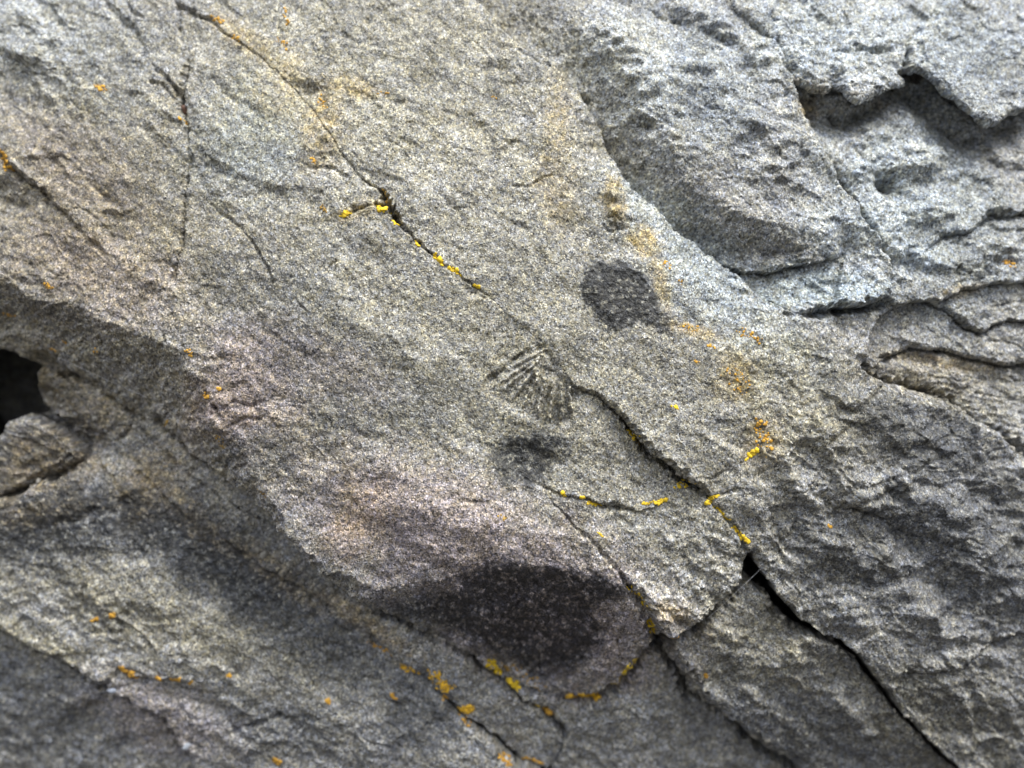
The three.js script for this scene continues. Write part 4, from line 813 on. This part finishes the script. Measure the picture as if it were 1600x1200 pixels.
lichen('orange lichen flecks at the foot of the pale trough', ORA, 1154, 520, 1188, 532, 13, 3.2, 6);
lichen('single orange lichen fleck under the trough flecks', ORA, 1086, 564, 1094, 566, 3, 2.8, 2);
lichen('orange lichen on the rust stained rim beside the blue black patch', ORA, 1036, 412, 1048, 420, 6, 2.8, 4);
lichen('orange lichen fleck in the pale trough below the rim', ORA, 1060, 440, 1066, 446, 3, 2.6, 2);
lichen('small yellow lichen on the pale face right of the fine crack', YEL, 934, 834, 942, 838, 4, 2.8, 2);
lichen('dull ochre lichen above the dark stained face', DUL, 780, 806, 792, 814, 4, 2.6, 3);
lichen('orange lichen bead under the small ledge on the lower right face', ORA, 1294, 818, 1300, 824, 4, 3.4, 1.5);
lichen('orange lichen on the recessed blue grey slab at the right edge', ORA, 1570, 408, 1582, 416, 8, 4, 4);
lichen('large orange lichen clump at the left edge beside a dark crack', ORA, 2, 240, 16, 264, 16, 5, 6);
lichen('orange lichen spot alone on the pale upper left face', ORA, 156, 132, 166, 142, 9, 4, 4);
lichen('orange lichen at the seam near the top edge', ORA, 326, 28, 350, 34, 8, 3.4, 3);
lichen('orange lichen on the second stretch of the seam below the top edge', ORA, 366, 58, 376, 64, 6, 3.2, 3);
lichen('ochre lichen flecks beside the rusty pit near the top', ORA, 436, 62, 448, 74, 6, 3, 4);
lichen('two small ochre lichen flecks close to the top edge', ORA, 442, 14, 450, 42, 5, 3, 3);
lichen('orange lichen on the rusty lip right of the upper pit', ORA, 500, 150, 512, 168, 8, 3, 5);
lichen('orange lichen along the rusty crumbled seam', ORA, 486, 246, 492, 256, 5, 3, 3);
lichen('orange lichen bead under the brown pebble in the crack', ORA, 280, 182, 290, 192, 7, 3.2, 2);
lichen('orange lichen flecks on the upper right of the rusty seam', ORA, 592, 144, 608, 152, 5, 2.6, 4);
lichen('ochre lichen dot in the middle of the upper slab', ORA, 768, 150, 774, 154, 3, 2.4, 1.5);
lichen('dull yellow lichen flecks left of the short crack', DUL, 500, 320, 512, 332, 5, 2.8, 4);
lichen('yellow lichen at the crest corner above the dark flank', ORA, 322, 616, 332, 624, 7, 3.2, 2);
lichen('orange lichen bead right of the crest corner', ORA, 342, 606, 348, 610, 4, 3, 1.5);
lichen('orange lichen grains on the crest of the left flank', ORA, 292, 550, 302, 558, 6, 3, 3);
lichen('ochre lichen fleck above the spider threads at left', ORA, 76, 546, 90, 550, 4, 3, 2);
lichen('orange lichen fleck on the slope over the cavity', ORA, 100, 532, 108, 536, 4, 3, 2);
lichen('orange lichen fleck right of the spider threads', ORA, 152, 546, 160, 550, 4, 2.8, 2);
lichen('orange lichen at the left edge above the cavity', ORA, 8, 492, 20, 496, 5, 3.4, 2);
lichen('orange lichen spot on the pale streaked left face', ORA, 74, 446, 86, 450, 7, 3.4, 3);
lichen('yellow rim of lichen on the small oval pit', DUL, 254, 664, 262, 656, 6, 2.8, 2);
lichen('yellow lichen specks along the flank crest by the small pit', DUL, 342, 680, 356, 700, 8, 2.4, 5);
lichen('yellow lichen speck at the lower crest beside a dark notch', DUL, 412, 764, 422, 774, 5, 2.4, 3);
lichen('orange lichen pair, left, above the notch in the lower left slab', ORA, 148, 970, 156, 968, 5, 3.6, 2);
lichen('orange lichen pair, right, above the notch in the lower left slab', ORA, 173, 962, 180, 960, 5, 3.6, 2);
lichen('thick orange lichen string above the white chip in the corner', ORA, 188, 1042, 220, 1060, 20, 4, 2.5);
lichen('orange lichen bead between the thick string and the small clump', ORA, 248, 1062, 255, 1060, 5, 3.6, 2);
lichen('small orange lichen clump right of the thick string', ORA, 268, 1061, 282, 1061, 8, 3.6, 2);
lichen('last orange lichen bead at the right end of the corner string', ORA, 296, 1068, 304, 1064, 5, 3.4, 2);
lichen('lone orange lichen dot on the lower left slab', ORA, 359, 1054, 364, 1055, 3, 3, 1);
lichen('orange lichen fleck low in the middle of the lower left slab', ORA, 510, 1094, 516, 1100, 5, 3, 2);
lichen('orange lichen trail at the top of the dusted ledge', GOL, 627, 1044, 656, 1052, 12, 3, 4);
lichen('orange lichen dusting in the middle of the dusted ledge', GOL, 674, 1056, 706, 1078, 22, 3, 9);
lichen('orange lichen clump low on the dusted ledge', GOL, 720, 1112, 738, 1108, 13, 3.6, 5);
lichen('orange lichen specks at the foot of the dusted ledge', ORA, 726, 1122, 736, 1132, 6, 2.8, 3);
lichen('orange lichen beads on the lower wall of the dusted ledge', ORA, 692, 1090, 700, 1094, 6, 2.8, 4);
lichen('orange lichen dot left of the dusted ledge', ORA, 612, 1084, 618, 1090, 4, 3, 2);
lichen('fine yellow lichen dots above the dusted ledge', ORA, 572, 1008, 620, 1028, 7, 2.6, 3);
lichen('yellow lichen tuft at the start of the crack under the nose', YEL, 766, 1038, 780, 1060, 15, 4, 5);
lichen('ochre lichen flecks on the slope above the crack under the nose', DUL, 784, 1046, 812, 1050, 9, 3, 5);
lichen('yellow lichen clump in the middle of the crack under the nose', YEL, 798, 1068, 812, 1074, 9, 4, 3);
lichen('yellow lichen bead left of the orange disc', YEL, 840, 1103, 844, 1105, 7, 3.6, 1.6);
lichen('row of golden orange lichen along the bottom rim of the nose', GOL, 888, 1092, 938, 1094, 30, 3.8, 4);
lichen('yellow lichen bead on the rim right of the orange row', YEL, 960, 1072, 970, 1066, 8, 4, 2.5);
lichen('yellow lichen strip up the right rim of the nose', YEL, 974, 1056, 996, 1028, 20, 3.2, 5);
lichen('yellow lichen packed into the gap beside the lower hole', YEL, 1016, 966, 1022, 992, 20, 3.6, 4);
lichen('orange lichen at the top of the gap beside the lower hole', YEL, 984, 916, 1012, 948, 12, 2.8, 3);
lichen('orange lichen blob right of the lower hole', ORA, 1042, 990, 1054, 988, 7, 4, 2);
lichen('ochre lichen dot on the long block at lower right', ORA, 1098, 1052, 1104, 1054, 3, 2.6, 2);
lichen('orange lichen tuft at the bottom edge of the lower left slab', ORA, 426, 1188, 436, 1194, 6, 3.6, 3);
lichen('orange lichen flecks at the bottom edge under the wedge', ORA, 784, 1178, 798, 1190, 9, 3.2, 4);
lichen('orange lichen row at the bottom edge below the wedge', ORA, 820, 1188, 848, 1194, 9, 3, 3);
lichen('yellow lichen flecks on the shaded wall above the orange disc', DUL, 820, 1058, 850, 1078, 8, 2.6, 8);
{ // the orange disc
  const s = surf(857, 1126), g = new THREE.Group(); g.name = numbered('lichen'); g.position.copy(s.p).add(new THREE.Vector3(0.0006, 0.0019, 0.0006)); scene.add(g);
  const n = new THREE.Vector3(-0.15, 0.25, 1).normalize(), up = new THREE.Vector3(0, 0, 0.0012);
  g.add(mesh('disc', shadeOf(lump(up.clone(), n, 8.6 * PX * MM, 0.55, 0.16), 0.95), ORA));
  for (const [x, y, r] of [[10, 2, 4], [11, -6, 3.4], [-9, 3, 3], [5, 8, 3.6]]) g.add(mesh('lobe', shadeOf(lump(up.clone().add(new THREE.Vector3(x * PX * MM, y * PX * MM, -0.0004)), n, r * PX * MM, 0.6), 0.8), ORA));
  tag(g, 'large round orange lichen disc in the crack under the nose', 'lichen', 'lichen colonies on the rock');
}
// loose crumbs of rock that have gathered in the open joints
{
  const list = [], o = surf(1000, 800).p;
  const gather = (P, n, r, wide) => { for (let k = 0; k < n; k++) {
    const f = rnd() * (P.length / 2 - 1), q = Math.min(Math.floor(f), P.length / 2 - 2), t = f - q, c = 0.14 + 0.2 * rnd(), s = surf(lerp(P[2 * q], P[2 * q + 2], t) + (rnd() - 0.5) * wide * 2, lerp(P[2 * q + 1], P[2 * q + 3], t) + (rnd() - 0.5) * wide * 2), rr = r * (0.35 + 0.9 * rnd() * rnd()) * PX * MM;
    const g = shadeOf(lump(s.p.clone().sub(o).addScaledVector(s.n, rr * 0.1), s.n, rr, 0.75, 0.8), 1), a = g.attributes.color.array; for (let i = 0; i < a.length; i += 3) { a[i] = c * 1.06; a[i + 1] = c; a[i + 2] = c * 0.88; }
    list.push(g);
  } };
  gather([985, 667, 1010, 700, 1060, 742, 1112, 776], 34, 5, 6); gather([595, 300, 615, 335, 650, 375], 14, 3.5, 4); gather([1180, 911, 1214, 949, 1240, 975, 1311, 1009, 1360, 1057, 1405, 1114, 1450, 1159], 70, 6, 9);
  gather([1034, 1006, 1075, 1061, 1084, 1082, 1124, 1108, 1191, 1168], 50, 6, 9); gather([744, 1036, 796, 1073, 849, 1111, 875, 1136], 34, 5, 7); gather([560, 930, 640, 985, 744, 1036], 34, 6, 9); gather([283, 10, 330, 35, 400, 85], 16, 3.5, 4);
  gather([60, 600, 120, 640, 205, 660, 300, 760, 400, 850, 520, 930], 60, 6, 16); gather([1365, 590, 1436, 613, 1487, 627, 1562, 676, 1600, 711], 30, 5, 6); gather([1240, 130, 1300, 170, 1400, 160], 20, 6, 10); gather([0, 780, 60, 754, 131, 713], 18, 5, 5);
  const m = mesh('rock_crumbs', mergeGeometries(list), new THREE.MeshStandardMaterial({ vertexColors: true, roughness: 0.85 })); m.position.copy(o);
  tag(m, 'small loose crumbs of grey rock lodged in the open cracks', 'rock crumbs', null, 'stuff'); scene.add(m);
}
// pebble stuck in the crack, and two shell chips
function chip(name, label, category, x, y, rx, ry, rz, deg, col, lift0) {
  const s = surf(x, y), g = lump(new THREE.Vector3(), new THREE.Vector3(0, 0, 1), 1, 1, 0.5), q = new THREE.Quaternion().setFromUnitVectors(new THREE.Vector3(0, 0, 1), s.n.clone().add(new THREE.Vector3(0, 0, 1.6)).normalize());
  g.rotateZ(0.3); g.scale(rx * PX * MM, ry * PX * MM, rz * PX * MM); g.rotateZ(deg * Math.PI / 180); g.applyQuaternion(q); g.computeVertexNormals();
  const o = mesh(numbered(name), g, new THREE.MeshStandardMaterial({ color: new THREE.Color().setRGB(...col), roughness: 0.5 }));
  o.position.copy(s.p).addScaledVector(s.n, lift0 * PX * MM); tag(o, label, category); scene.add(o);
}
chip('pebble', 'reddish brown pebble lodged in the upper left crack', 'pebble', 282, 168, 11, 9, 8, 0, [0.16, 0.085, 0.06], 7);
chip('shell_chip', 'pale bluish white chip below the thick orange lichen string', 'shell chip', 180, 1077, 8, 4, 1.2, 8, [0.42, 0.46, 0.55], 2.5);
chip('shell_chip', 'pale white chip in the crack at the bottom left', 'shell chip', 297, 1159, 8, 4, 1.2, 48, [0.38, 0.41, 0.46], 2.5);

// spider threads
const silk = new THREE.MeshStandardMaterial({ color: new THREE.Color().setRGB(0.85, 0.86, 0.9), roughness: 0.35 }); silk.name = 'silk';
function thread(label, x0, y0, z0, x1, y1, z1, r) {
  const a = surf(x0, y0).p, b = surf(x1, y1).p; a.z += z0 * MM; b.z += z1 * MM;
  const mid = a.clone().lerp(b, 0.5); mid.y -= a.distanceTo(b) * 0.012;
  const g = new THREE.TubeGeometry(new THREE.QuadraticBezierCurve3(a, mid, b), 24, r * MM, 5);
  tag(scene.add(mesh(numbered('spider_thread'), g, silk)).children.at(-1), label, 'spider silk');
}
thread('long spider thread stretched over the cavity at the left edge', -30, 562, 2, 112, 558, 1, 0.035);
thread('upper spider thread slanting up from the left edge', -30, 560, 3, 56, 520, 1, 0.03);
thread('fine spider thread slanting down the dark left flank', 100, 560, 0.8, 230, 622, 0.8, 0.022);
thread('spider thread crossing the dark hole at the end of the seam', 1212, 862, 1.2, 1108, 966, 1.5, 0.03);

camera.updateProjectionMatrix();
renderer.render(scene, camera);
